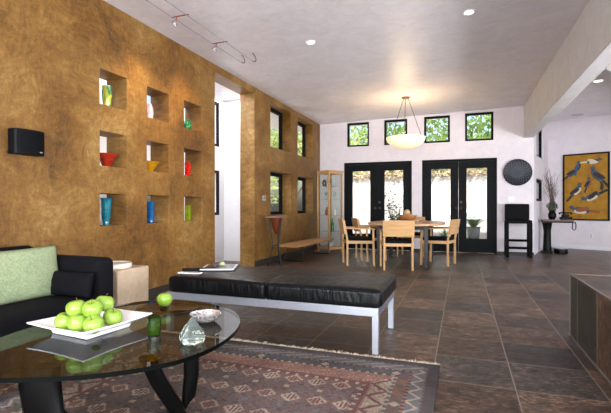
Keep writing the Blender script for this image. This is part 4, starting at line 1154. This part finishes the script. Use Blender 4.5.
# ------------------------------------------------------------------ light
w = bpy.data.worlds.new('World'); scene.world = w; w.use_nodes = True
nt = w.node_tree; nt.nodes.clear()
sky = nt.nodes.new('ShaderNodeTexSky'); sky.sky_type = 'NISHITA'; sky.sun_disc = False; sky.sun_elevation = R(58); sky.sun_rotation = R(170); sky.air_density = 1.0; sky.dust_density = 5.0
bg = nt.nodes.new('ShaderNodeBackground'); bg.inputs[1].default_value = 0.42
wo = nt.nodes.new('ShaderNodeOutputWorld'); nt.links.new(sky.outputs[0], bg.inputs[0]); nt.links.new(bg.outputs[0], wo.inputs[0])
sl_ = bpy.data.lights.new('sun', 'SUN'); sl_.energy = 7.0; sl_.angle = R(0.6); sl_.color = (1, .96, .9)
so_ = bpy.data.objects.new('sun', sl_); COL.objects.link(so_)
sdv = Vector((math.sin(R(15)) * math.cos(R(60)), -math.cos(R(15)) * math.cos(R(60)), math.sin(R(60))))
so_.rotation_euler = sdv.to_track_quat('Z', 'Y').to_euler()
# area lamps added inside the unseen rear and right windows in place of daylight
def area_lamp(name, loc, size, target, power, col=(.93, .96, 1)):
    l = bpy.data.lights.new(name, 'AREA'); l.shape = 'RECTANGLE'; l.size, l.size_y = size; l.energy = power; l.color = col
    o = bpy.data.objects.new(name, l); COL.objects.link(o); o.location = loc
    o.rotation_euler = (Vector(target) - Vector(loc)).to_track_quat('-Z', 'Y').to_euler(); return o
area_lamp('rear_daylight_lamp', (0.4, REAR + .05, 1.5), (7.2, 2.2), (0.0, 4, 2.0), 400, (.88, .94, 1))
area_lamp('rear_ceiling_fill', (0.4, REAR + .1, .7), (7.2, .9), (0.2, -.6, 3.1), 470, (.92, .95, 1))  # added lamp aimed up to brighten the ceiling
area_lamp('right_daylight_lamp', (XR - .05, 2.6, 1.3), (9, 1.8), (0, 3.8, 2.2), 150, (.88, .94, 1))
area_lamp('right_ceiling_fill', (XR - .1, 2.6, .7), (9, .9), (2.2, 2.8, 3.1), 470, (.92, .95, 1))  # added lamp tilted up, lightens the ceiling from the right
area_lamp('hall_fill', (-3.97, 5.2, 3.05), (.5, 3.8), (-3.97, 5.2, 0), 95, (.92, .96, 1))  # added lamp to whiten the hall; the ceiling has no opening here

# ------------------------------------------------------------------ camera
cam = bpy.data.cameras.new('camera'); cam.sensor_width = 36; cam.lens = 36 * 430 / 611; cam.clip_start = 0.02
co = bpy.data.objects.new('camera', cam); COL.objects.link(co); co.location = (0, 0, 1.04); co.rotation_euler = (R(90), 0, R(20))
scene.camera = co
scene.view_settings.view_transform = 'Standard'; scene.view_settings.look = 'None'; scene.view_settings.gamma = 1; scene.view_settings.use_curve_mapping = False
scene.view_settings.exposure = 0.1
scene.cycles.max_bounces = 10; scene.cycles.diffuse_bounces = 5; scene.cycles.transparent_max_bounces = 24; scene.cycles.caustics_refractive = False; scene.cycles.caustics_reflective = False
